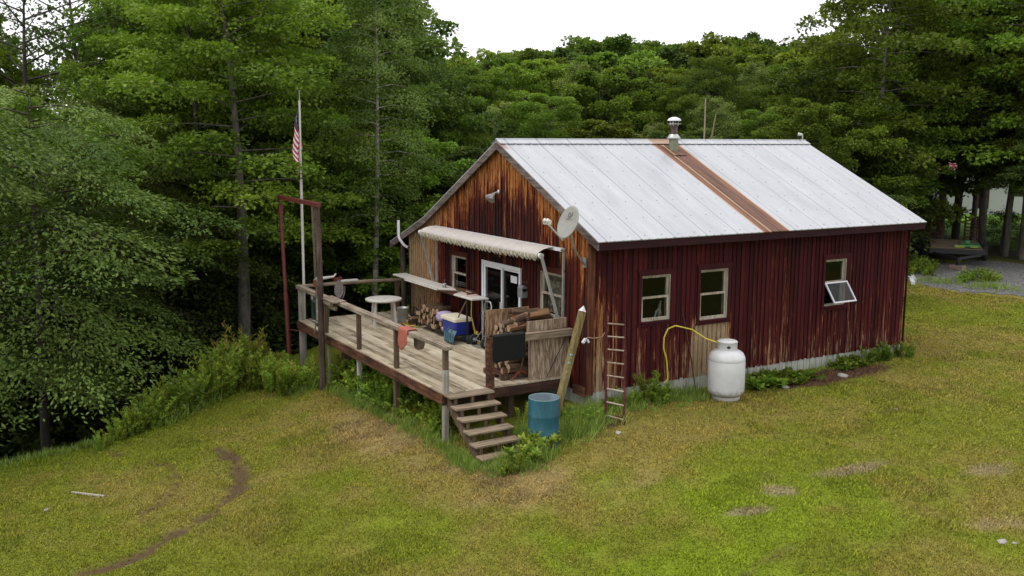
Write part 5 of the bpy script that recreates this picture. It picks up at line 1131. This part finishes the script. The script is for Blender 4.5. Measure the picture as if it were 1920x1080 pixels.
def tree_mesh(name, seed, H, R, t0, nprim, ntw, nleaf, Ls, flat, prof, droop, el, tr, mat, bark, hang=0., wid=.55, clump=0.):
    rs = np.random.RandomState(seed); rp = random.Random(seed); mb = MB(); bend = [rp.uniform(-.02, .02)*H for _ in range(4)]
    def tc(t): return Vector((bend[0]*math.sin(t*3)+bend[1]*t, bend[2]*math.sin(t*2.5)+bend[3]*t, H*t))
    mb.tube([tc(t) for t in (-.04, 0, .1, .25, .45, .65, .85, 1)], [tr*1.3, tr*1.12, tr, tr*.88, tr*.68, tr*.42, tr*.2, .01], 8, caps=False)
    Ps = []; Ds = []; Ts = []
    for i in range(nprim):
        q_ = (i+.5)/nprim; t = t0+(1-t0)*q_**.92; az = i*2.39996+rp.uniform(-.5, .5); ln = R*PROF[prof](q_)*rp.uniform(.62, 1.18)
        e = el*(.25+.9*q_)+rp.uniform(-.12, .12); b0 = tc(t); ca, sa = math.cos(az), math.sin(az)
        def bp(s): return Vector((b0.x+ca*ln*s, b0.y+sa*ln*s, b0.z+ln*(e*s-droop*s*s)))
        mb.tube([bp(s) for s in (0, .35, .7, 1)], [tr*.26*(1-t*.6)+.008, tr*.16*(1-t*.6)+.006, .012, .004], 4, caps=False)
        ct = rp.gauss(0, .13)+.10*(q_-.5)
        for k in range(ntw):
            s = .28+.75*(k+rp.random())/ntw; p0 = bp(s); sd = 1 if k % 2 else -1; ta = az+sd*rp.uniform(.35, 1.15)*(1 if k < ntw-1 else .1)
            tl = ln*(.20+.30*(1.15-s))*rp.uniform(.7, 1.25)+.25; tz = rp.uniform(-.12, .22)
            tv = np.array([math.cos(ta), math.sin(ta), tz-droop*.5]); u = rs.rand(nleaf)**.75; lat = rs.normal(0, .17*tl+.05, nleaf)*(.5+u*.7)
            side = np.array([-math.sin(ta), math.cos(ta), 0]); vz = rs.normal(0, flat, nleaf)
            Pp = np.array(p0)[None]+u[:, None]*tl*tv[None]+lat[:, None]*side[None]; Pp[:, 2] += vz-.55*droop*u*u*tl-abs(lat)*.25*(.3+droop)
            dd = tv[None]+side[None]*(lat/(.17*tl+.05))[:, None]*.7+rs.normal(0, .35, (nleaf, 3)); dd[:, 2] -= .15+hang
            if clump:
                # a rounded tuft of leaves round the twig end, denser on its upper shell
                dv = norm(rs.normal(0, 1, (nleaf, 3))+np.array([0, 0, .55])); rr_ = (.30+.70*rs.rand(nleaf)**.4)[:, None]; ra = clump*(.75+.5*rp.random())*(.6+.25*tl)
                c_ = np.array(p0)+tv*tl*.6; Pp = c_[None]+dv*rr_*ra*np.array([1, 1, .62])[None]; dd = dv*.7+np.array([0, 0, -.35])[None]+rs.normal(0, .4, (nleaf, 3))
            Ps.append(Pp); Ds.append(dd); Ts.append(.42+ct+rp.gauss(0, .08)+rs.normal(0, .11, nleaf)+.10*(q_-.5))
    P_ = np.concatenate(Ps); D_ = norm(np.concatenate(Ds)); T_ = np.concatenate(Ts)
    up = norm(np.array([0, 0, 1])[None]+rs.normal(0, .42, D_.shape)); S_ = norm(np.cross(D_, up)); L_ = Ls*rs.uniform(.7, 1.3, len(P_))
    return mb, leaf_mesh(name+'_crown', P_, D_, S_, L_, L_*wid, T_, mat), bark
TREES = {}; HT = {}
def proto_tree(key, name, *a, **k):
    mb, cm, bark = tree_mesh(key, *a, **k)
    tm = mb.build('trunk', bark, None, (0, 0, 0)); me = tm.data; bpy.data.objects.remove(tm); TREES[key] = (name, me, cm)
    z = np.empty(len(cm.vertices)*3, np.float32); cm.vertices.foreach_get('co', z); HT[key] = float(np.percentile(z[2::3], 99.7))
nt_ = 0
def plant_tree(key, x, y, z=None, sc=1., rot=0., label='', group=None, sz=1., cat='tree'):
    name, tm, cm = TREES[key]; z = float(G0(x, y)) if z is None else z
    e = bpy.data.objects.new(name, None); COL.objects.link(e); e.location = (x, y, z); e.rotation_euler = (0, 0, rot); e.scale = (sc, sc, sc*sz); tag(e, label, cat, group)
    for nm, me in (('trunk', tm), ('crown', cm)): o = bpy.data.objects.new(nm, me); COL.objects.link(o); o.parent = e
    return e
# near broadleaf trees with real leaf size
proto_tree('beech0', 'beech_tree', 101, 12, 4.8, .36, 38, 10, 120, .125, .07, 'egg', .42, .25, .15, 'leaf_beech', 'dbark', hang=.15, wid=.5)
proto_tree('beech1', 'beech_tree', 102, 11, 5.0, .32, 36, 10, 120, .125, .07, 'round', .45, .20, .14, 'leaf_beech', 'dbark', hang=.15, wid=.5)
proto_tree('maple0', 'maple_tree', 111, 17, 4.6, .14, 64, 9, 120, .13, .11, 'round', .22, .45, .2, 'leaf', 'dbark', clump=0.52, wid=.75)
proto_tree('maple1', 'maple_tree', 112, 16, 4.2, .12, 60, 9, 120, .13, .10, 'egg', .28, .40, .18, 'leaf', 'tbark', clump=0.52, wid=.75)
proto_tree('maple2', 'maple_tree', 113, 18, 4.2, .36, 46, 9, 110, .135, .11, 'egg', .22, .45, .22, 'leaf', 'tbark', clump=0.52, wid=.75)
proto_tree('sparse0', 'oak_tree', 121, 20, 5.4, .36, 40, 6, 30, .19, .20, 'round', .12, .62, .26, 'leaf_dark', 'dbark', clump=0.5, wid=.55)
proto_tree('birch0', 'birch_tree', 131, 19, 2.9, .16, 80, 8, 72, .12, .20, 'col', .42, .65, .15, 'leaf_birch', 'bbark', hang=.5, wid=.7)
proto_tree('birch1', 'birch_tree', 132, 18, 2.5, .30, 64, 7, 66, .12, .18, 'col', .45, .7, .14, 'leaf_birch', 'bbark', hang=.5, wid=.7)
# middle distance and far
proto_tree('mid0', 'broadleaf_tree', 141, 12, 3.8, .06, 46, 9, 90, .165, .16, 'round', .18, .42, .16, 'leaf', 'tbark', clump=0.52, wid=.8)
proto_tree('mid1', 'broadleaf_tree', 142, 12, 3.4, .05, 46, 9, 90, .16, .16, 'egg', .22, .5, .14, 'leaf_bright', 'tbark', clump=0.52, wid=.8)
proto_tree('mid2', 'broadleaf_tree', 143, 11, 3.8, .05, 46, 9, 84, .17, .18, 'round', .2, .4, .16, 'leaf_dark', 'dbark', clump=0.52, wid=.8)
proto_tree('far0', 'broadleaf_tree', 151, 15, 4.8, .10, 44, 8, 66, .26, .3, 'round', .15, .45, .2, 'leaf', 'tbark', clump=0.66, wid=.85)
proto_tree('far1', 'broadleaf_tree', 152, 15, 4.4, .08, 44, 8, 66, .25, .3, 'egg', .15, .5, .2, 'leaf_dark', 'tbark', clump=0.66, wid=.85)
proto_tree('tall0', 'maple_tree', 161, 19, 4.6, .30, 62, 7, 62, .21, .14, 'egg', .24, .35, .22, 'leaf', 'tbark', clump=0.52, wid=.75)
proto_tree('tall1', 'maple_tree', 162, 18, 4.2, .30, 60, 7, 60, .21, .14, 'round', .22, .3, .2, 'leaf_bright', 'tbark', clump=0.52, wid=.75)
proto_tree('hem0', 'hemlock_tree', 171, 17, 4.2, .30, 64, 9, 58, .17, .05, 'cone', .22, .05, .2, 'leaf_dark', 'dbark', wid=.45)
proto_tree('bush0', 'bush', 181, 3.2, 2.0, .02, 34, 6, 46, .14, .14, 'round', .2, .6, .04, 'leaf_dark', 'dbark', wid=.6)
rt_ = random.Random(77)
def elev(u, v, d): w = f_+r_*((u-960)/FPX)+u_*((540-v)/FPX); return CAM[2]+d*w.z/math.hypot(w.x, w.y)
ROWS = {}
def tree_at(key, u, d, vtop=None, h=None, label='', group=None, sz=1.):
    x, y = at(u, d); z = float(G0(x, y)); H0 = HT[key]
    if vtop is not None: h = elev(u, vtop, d)-z
    s = (h or H0)/H0; o = plant_tree(key, x, y, z, s**.85, rt_.uniform(0, 6.28), label, group, s**.15*sz)
    k_ = rt_.uniform(.82, 1.22); o.scale[0] *= k_; o.scale[1] *= k_*rt_.uniform(.9, 1.1)
    if group: ROWS.setdefault(group, []).append((u, o, label))
    return o
# left foreground
tree_at('beech0', 50, 27.5, 175, label='layered beech reaching the lawn edge at the far left')
tree_at('beech1', 235, 30.5, 250, label='layered beech with long sprays beside the goldenrod bank')
tree_at('beech1', -150, 26.5, 150, label='layered beech partly outside the left edge'); tree_at('beech0', 150, 36, 170, label='darker beech between the two nearest beeches')
for u, d, k, v, lb in ((385, 36, 'maple0', 0, 'tall maple left of the flag with a high dense top'), (480, 37, 'maple1', -40, 'tall maple directly left of the flagpole'), (330, 42, 'maple1', 30, 'tall maple behind the layered beeches'), (545, 42, 'maple0', -40, 'tall maple behind the flag'), (505, 36, 'maple1', 230, 'lower bright maple left of the red hoist pole'), (600, 39, 'maple1', 180, 'lower maple behind the log post')):
    tree_at(k, u, d, v, label=lb)
for u, d, v, lb in ((60, 39, -120, 'thin crowned oak against the sky at the far left'), (150, 46, -150, 'thin crowned oak with dark limbs against the sky'), (-60, 42, -80, 'thin crowned oak cut by the left edge')): tree_at('sparse0', u, d, v, label=lb)
tree_at('birch1', 697, 31.5, -90, label='tall birch with pale trunk left of the cabin roof'); tree_at('birch1', 625, 40, -150, label='slender birch behind the flag pole'); tree_at('birch0', 745, 41, -30, label='birch at the right end of the tall left wood')
for u, d, lb in ((445, 30, 'bare grey trunk tree standing right of the layered beech'), (378, 33, 'dark leaning trunk tree in the shade of the left wood')): tree_at('maple2', u, d, -80, label=lb)
# filler of the left wood
GL_ = 'maples filling the left wood'
for k in range(34):
    u = -220+k*29+rt_.uniform(-20, 20); d = rt_.choice([40, 46, 52, 60])+rt_.uniform(-2, 2); u_sky = -60 < u < 290
    if u > 700 or (u_sky and k % 2): continue
    tree_at(rt_.choice(['maple0', 'maple1', 'mid0', 'mid2']), u, d, (rt_.uniform(190, 240) if u_sky else rt_.uniform(-60, 130)), label='broadleaf tree deep in the shaded left wood', group=GL_)
for k in range(46):
    u = -200+k*22+rt_.uniform(-15, 15); d = 32+rt_.uniform(0, 12); x, y = at(u, d); o = plant_tree('bush0', x, y, None, rt_.uniform(.9, 1.7), rt_.uniform(0, 6), 'dark understory bush in the left wood', 'understory bushes in the left wood', cat='bush'); ROWS.setdefault('ub', []).append((u, o, 'dark understory bush in the left wood'))
# behind the cabin
SKY = [(640, 60), (790, 120), (830, 112), (900, 112), (980, 90), (1040, 95), (1100, 82), (1200, 72), (1280, 84), (1310, 98), (1360, 68), (1420, 68), (1470, 76), (1560, 80)]
def skyv(u):
    for (a, va), (b, vb) in zip(SKY[:-1], SKY[1:]):
        if a <= u <= b: return va+(vb-va)*(u-a)/(b-a)
    return 90
rows = [(34, 50, 290, 60, ['mid1', 'mid0', 'mid2']), (41, 74, 205, 45, ['mid1', 'birch1', 'mid0', 'maple1', 'mid1']), (49, 84, 140, 40, ['maple1', 'mid1', 'birch0', 'maple0', 'mid2', 'tall1']), (60, 80, 112, 22, ['far0', 'far1', 'mid1']), (75, 85, None, 22, ['far0', 'far1']), (95, 95, None, 12, ['far0', 'far1'])]
for ri, (d0, st_, v0, jv, kk) in enumerate(rows):
    u = 735 if ri else 770
    while u < 1600:
        if ri or u < 960 or u > 1350 or True:
            v = (skyv(u) if v0 is None else v0)+rt_.uniform(-jv, jv)*.8+(0 if v0 is not None else 8)
            if v0 is not None: v = max(v, skyv(u)+18)
            tree_at(rt_.choice(kk), u, d0+rt_.uniform(-2.5, 2.5), v, label=['broadleaf tree in the front row just behind the cabin', 'broadleaf tree in the second row behind the cabin', 'broadleaf tree on the middle rise behind the cabin', 'broadleaf tree near the hill crest behind the cabin', 'broadleaf tree on the near skyline behind the cabin', 'broadleaf tree on the far skyline behind the cabin'][ri], group=['front row trees behind the cabin', 'second row trees behind the cabin', 'trees on the middle rise', 'trees near the crest', 'near skyline trees', 'far skyline trees'][ri])
        u += st_*38/d0*rt_.uniform(.8, 1.2)*(1.35 if ri < 2 else 1.0)
# right hand wood
for k in range(9): tree_at(rt_.choice(['far0', 'far1']), 1600+k*52+rt_.uniform(-10, 10), 112+rt_.uniform(-4, 4), rt_.uniform(150, 220), label='tree beyond the far green field', group='trees beyond the far field')
for u, d, k, v, lb in ((1640, 44, 'tall0', -90, 'tall maple whose straight trunk shows above the far roof corner'), (1580, 50, 'mid1', 215, 'yellow green tree just right of the far ridge end'), (1665, 45, 'tall1', 100, 'yellowish maple behind the far roof corner'), (1765, 50, 'tall0', -80, 'tall maple in the right wood left of the trailer'), (1845, 50, 'tall1', -60, 'tall maple above the parked trailer'), (1925, 47, 'tall0', -90, 'tall maple at the right edge'), (1885, 48.5, 'hem0', 20, 'dark hemlock right of the trailer'), (1965, 44, 'hem0', -20, 'dark hemlock cut by the right edge'), (1795, 51, 'hem0', 60, 'dark hemlock left behind the trailer')):
    tree_at(k, u, d, v, label=lb)
for k in range(20):
    u = 1560+k*32+rt_.uniform(-12, 12); d = rt_.choice([52, 58, 64])+rt_.uniform(-2, 2); tree_at(rt_.choice(['tall0', 'tall1', 'hem0', 'tall0']) if u > 1660 else 'mid0', u, d-3, rt_.uniform(-80, 60) if u > 1640 else rt_.uniform(120, 200), label='tree deep in the right wood beyond the trailer', group='trees deep in the right wood')
for u, d, s in ((1640, 39, .5), (1725, 52, .7), (1600, 44, 1.5), (1885, 51, .5)):
    x, y = at(u, d); o = plant_tree('bush0', x, y, None, s, rt_.uniform(0, 6), 'dark bush at the foot of the right wood', 'bushes along the right wood', cat='bush'); ROWS.setdefault('rb', []).append((u, o, 'dark bush at the foot of the right wood'))

def number_row(items):
    items.sort(key=lambda t: t[0])
    for i, (u, o, lb) in enumerate(items): o['label'] = lb+', '+('leftmost' if i == 0 else 'rightmost' if i == len(items)-1 else ordinal(i+1)+' from the left')
for g_, items in ROWS.items(): number_row(items)

# weeds
def weed_mesh(name, seed, H, nst, nl, Ls, mat, wid=.28, spread=.22, up=.5):
    rs = np.random.RandomState(seed); Ps, Ds, Ts = [], [], []
    for k in range(nst):
        b = rs.normal(0, spread*.5, 2); tip = b+rs.normal(0, spread, 2); h = H*rs.uniform(.65, 1.1); t = np.sort(rs.rand(nl))**.8; a = np.arange(nl)*2.4+rs.rand()*6
        P_ = np.c_[b[0]+(tip[0]-b[0])*t**1.5, b[1]+(tip[1]-b[1])*t**1.5, h*t]; D_ = np.c_[np.cos(a), np.sin(a), up+rs.normal(0, .35, nl)]
        Ps.append(P_); Ds.append(D_); Ts.append(.35+.35*t+rs.normal(0, .12, nl)+rs.normal(0, .08))
        n2 = 10; tt = (np.arange(n2)/n2); Ps.append(np.c_[b[0]+(tip[0]-b[0])*tt**1.5, b[1]+(tip[1]-b[1])*tt**1.5, h*tt]); Ds.append(np.c_[np.full(n2, (tip[0]-b[0])/h), np.full(n2, (tip[1]-b[1])/h), np.ones(n2)]*1.0); Ts.append(np.full(n2, .3))
    P_ = np.concatenate(Ps); D_ = norm(np.concatenate(Ds)); T_ = np.concatenate(Ts); upv = norm(np.array([0, 0, 1])[None]+rs.normal(0, .5, D_.shape)); S_ = norm(np.cross(D_, upv)); L_ = Ls*rs.uniform(.6, 1.3, len(P_))
    return leaf_mesh(name, P_, D_, S_, L_, L_*wid, T_, mat)
WM = [weed_mesh('goldenrod', 1, 1.0, 7, 80, .12, 'weed', .26, .2, 1.0), weed_mesh('goldenrod', 2, .8, 9, 64, .11, 'weed', .3, .26, .9), weed_mesh('goldenrod', 3, 1.15, 6, 80, .11, 'goldweed', .25, .2, .9), weed_mesh('leafy_weed', 4, .55, 9, 34, .17, 'weed', .5, .3), weed_mesh('broad_leaf_plant', 5, .28, 16, 7, .24, 'leaf_bright', .8, .35, .3), weed_mesh('dark_shrub', 6, .9, 12, 70, .11, 'leaf', .6, .35)]
WR = {}
def weed(i, x, y, s, label, group, cat='weed', dz=0):
    me = WM[i]; o = bpy.data.objects.new({0: 'goldenrod', 1: 'goldenrod', 2: 'seeding_goldenrod', 3: 'leafy_weed', 4: 'broad_leaf_plant', 5: 'small_shrub'}[i], me); COL.objects.link(o)
    o.location = (x, y, float(G(x, y))-.02+dz); o.rotation_euler = (rt_.uniform(-.12, .12), rt_.uniform(-.12, .12), rt_.uniform(0, 6.28)); o.scale = (s, s, s*rt_.uniform(.85, 1.15)); p_ = o.location-Vector(CAM); WR.setdefault(group, []).append((p_.dot(r_)/p_.dot(f_), o, label)); return tag(o, label, cat, group)
# bank of goldenrod along the lawn edge
def edge_pt(t):
    pts = [(-6.6, -8.4), (-7.3, -7.3), (-8.4, -5.6), (-9.3, -4.9), (-10.3, -4.2)]; k = t*(len(pts)-1); i = min(int(k), len(pts)-2); f = k-i
    return pts[i][0]*(1-f)+pts[i+1][0]*f, pts[i][1]*(1-f)+pts[i+1][1]*f
for k in range(72):
    t = rt_.random(); x, y = edge_pt(t); o = rt_.uniform(-.35, .8); x -= o*.8; y += o*.45; s = .45+.75*min(1, t*2.2)*rt_.uniform(.7, 1.15)
    weed(rt_.choice([0, 0, 1, 1, 0, 2 if t > .6 else 1]), x, y, s, 'goldenrod stalk in the tall weed bank along the lawn edge', 'goldenrod along the lawn edge')
for k in range(50):
    x = rt_.uniform(-10.3, -7.3); y = rt_.uniform(-4.3, -3.4)-(.3 if x < -8 else 0)
    weed(rt_.choice([0, 1, 2, 0, 5]), x, y, rt_.uniform(.6, 1.0), 'weed clump between the lawn and the far deck corner', 'weeds by the far deck corner')
for k in range(46):
    x = rt_.uniform(-7.2, -.9); y = rt_.uniform(-2.95, -2.2); weed(rt_.choice([5, 1, 3, 0]), x, y, rt_.uniform(.5, .85)*(1 if x < -3 else .8), 'dark leafy weed growing under the deck front', 'weeds under the deck front')
for x, y, i, s in ((1.15, -2.0, 3, .7), (1.35, -2.3, 3, .7), (.95, -1.85, 1, .5), (1.55, -2.6, 1, .5), (1.5, -2.9, 3, .35), (-.2, -1.4, 0, .6), (.1, -1.0, 5, .45), (1.0, -1.7, 3, .5), (.5, -.75, 1, .5), (.75, -.55, 5, .4), (.3, .25, 5, .35), (.9, -.9, 1, .4)):
    weed(i, x, y, s, 'green weed clump round the stairs and the blue barrel', 'weeds by the stairs and barrel')
for x, y, i, s in ((.35, 1.15, 0, .85), (.42, 1.35, 0, .7), (.5, 1.5, 5, .5), (.35, .8, 1, .5)):
    weed(i, x, y, s, 'tall feathery weed at the wall between ladder and tank', 'weeds between ladder and tank')
for k in range(10):
    y = 4.1+.15*k+rt_.uniform(-.06, .06); weed(4, .42+rt_.uniform(-.08, .2), y, rt_.uniform(.5, .75), 'broad leaved plant beside the white tank at the wall', 'broad leaved plants past the tank', 'plant')
for k in range(12):
    y = 6.9+.22*k+rt_.uniform(-.1, .1); weed(4 if k < 5 else 5, .3+rt_.uniform(-.1, .15), y, rt_.uniform(.3, .5), 'low plant along the far end of the side wall', 'low plants at the far wall end', 'plant')
for k in range(36):
    p = ray_ground(rt_.uniform(1700, 1752), rt_.uniform(492, 520)) if k % 3 else ray_ground(rt_.uniform(1805, 1870), rt_.uniform(522, 532)); weed(rt_.choice([3, 1, 5]), p.x, p.y, rt_.uniform(.3, .6), 'green weed clump on the gravel bank behind the cabin', 'weeds on the gravel bank')
for g_, items in WR.items(): number_row(items)
# long grass: nobody could count it
def blades(name, X, Y, H, Wd, tint, seed, lean=.5, tuft=None, col=None, dens_attr=True):
    rs = np.random.RandomState(seed); n = len(X); Z = G(X, Y); a = rs.rand(n)*6.283; D_ = norm(np.c_[np.cos(a)*lean*rs.rand(n), np.sin(a)*lean*rs.rand(n), np.ones(n)]); S_ = np.c_[-np.sin(a+.6), np.cos(a+.6), np.zeros(n)]
    tcv = turf(X, Y) if col is None else np.broadcast_to(np.array(col), (n, 3)); me = leaf_mesh(name, np.c_[X, Y, Z-.01], D_, S_, H, Wd, tint, 'grass', tcv)
    o = bpy.data.objects.new(name, me); COL.objects.link(o); return tag(o, kind='stuff')
rs = np.random.RandomState(5); N = 4200000; X_ = rs.uniform(-12, 14, N); Y_ = rs.uniform(-13, 31, N)
dx, dy = X_-CAM[0], Y_-CAM[1]; dist = np.hypot(dx, dy); ang = np.arctan2(dy, dx); ang = np.where(ang < 0, ang+2*np.pi, ang)
keep = (np.abs(ang-YAW) < .56) & (rs.rand(N) < np.clip((12/dist)**1.3, 0, 1)) & (dist > 9)
keep &= ~((X_ < .25) & (X_ > WX-.5) & (Y_ > -.2) & (Y_ < 9.8)) & ~((X_ < -.5) & (Y_ > -2.95) & (Y_ < 0)) & ~((Y_+.35*(X_+10) > 27) | ((Y_ > 18.5) & (X_ > -9.5) & (X_ < 6) & (Y_ > 19+.3*np.abs(X_+5))))
X_, Y_ = X_[keep], Y_[keep]; keep = (edge_dist(X_, Y_) < .1) & (rs.rand(len(X_)) > rut(X_, Y_)*.95); X_, Y_ = X_[keep], Y_[keep]; keep = np.ones(len(X_), bool)
bpv = turf(X_, Y_); keep &= (rs.rand(len(X_)) < np.clip(1.25-(bpv[:, 0]-.13)*5.5, .12, 1))
X_, Y_ = X_[keep], Y_[keep]; n = len(X_); dd_ = np.hypot(X_-CAM[0], Y_-CAM[1])
cl = vnoise(X_, Y_, .25, 41); blades('lawn_grass', X_, Y_, (.022+.036*rs.rand(n))*(.5+.9*cl+.5*(vnoise(X_, Y_, .9, 43) > .72)), .009+.0008*dd_*rs.uniform(.5, 1.2, n), .22+.5*cl+rs.normal(0, .26, n), 3, 1.3); print('blades', n)
# long tufts: along the edge, round barrel, stairs, ladder, wall
def tufts(spec, seed):
    rs = np.random.RandomState(seed); XX, YY, HH = [], [], []
    for (x0, y0, x1, y1, w, cnt, h) in spec:
        nt2 = cnt; t = rs.rand(nt2); cx = x0+(x1-x0)*t+rs.normal(0, w, nt2); cy = y0+(y1-y0)*t+rs.normal(0, w, nt2); m = 16
        XX.append((cx[:, None]+rs.normal(0, .045, (nt2, m))).ravel()); YY.append((cy[:, None]+rs.normal(0, .045, (nt2, m))).ravel()); HH.append((h*rs.uniform(.5, 1.2, (nt2, 1))*rs.uniform(.5, 1.1, (nt2, m))).ravel())
    return np.concatenate(XX), np.concatenate(YY), np.concatenate(HH)
X_, Y_, H_ = tufts([(1.05, -1.7, 1.25, -2.9, .15, 90, .32), (.1, -3.15, .9, -3.2, .07, 60, .2), (.3, -1.75, 1.0, -1.75, .14, 130, .45), (.95, -1.2, .6, -.3, .25, 200, .36), (.2, -1.0, .4, -.2, .2, 90, .4), (1.4, -1.9, 1.5, -2.8, .15, 80, .28), (-.55, -3.1, .9, -3.15, .10, 80, .22), (.2, .1, .25, 2.6, .12, 150, .30), (.55, .1, .7, 2.7, .15, 90, .20), (1.2, -2.9, 1.5, -2.2, .15, 60, .22), (.25, 3.6, .3, 9.6, .08, 90, .16), (-.6, -3.05, -6.8, -3.1, .12, 210, .28), (-4.9, -13.2, -6.35, -10.6, .16, 260, .24), (-6.35, -10.6, -7.25, -7.7, .16, 260, .24), (-7.3, -7.3, -10.2, -4.0, .3, 260, .38), (-7, -3.5, -9.8, -3.7, .25, 200, .35), (-7.3, 20, -6.2, 20.5, .4, 60, .3), (-5.2, 20.6, -4, 20.8, .4, 60, .35)], 8)
rs = np.random.RandomState(9); n = len(X_)
blades('tall_grass', X_, Y_, H_, .010, .45+rs.normal(0, .28, n), 4, 1.0, col=(.155, .225, .042))
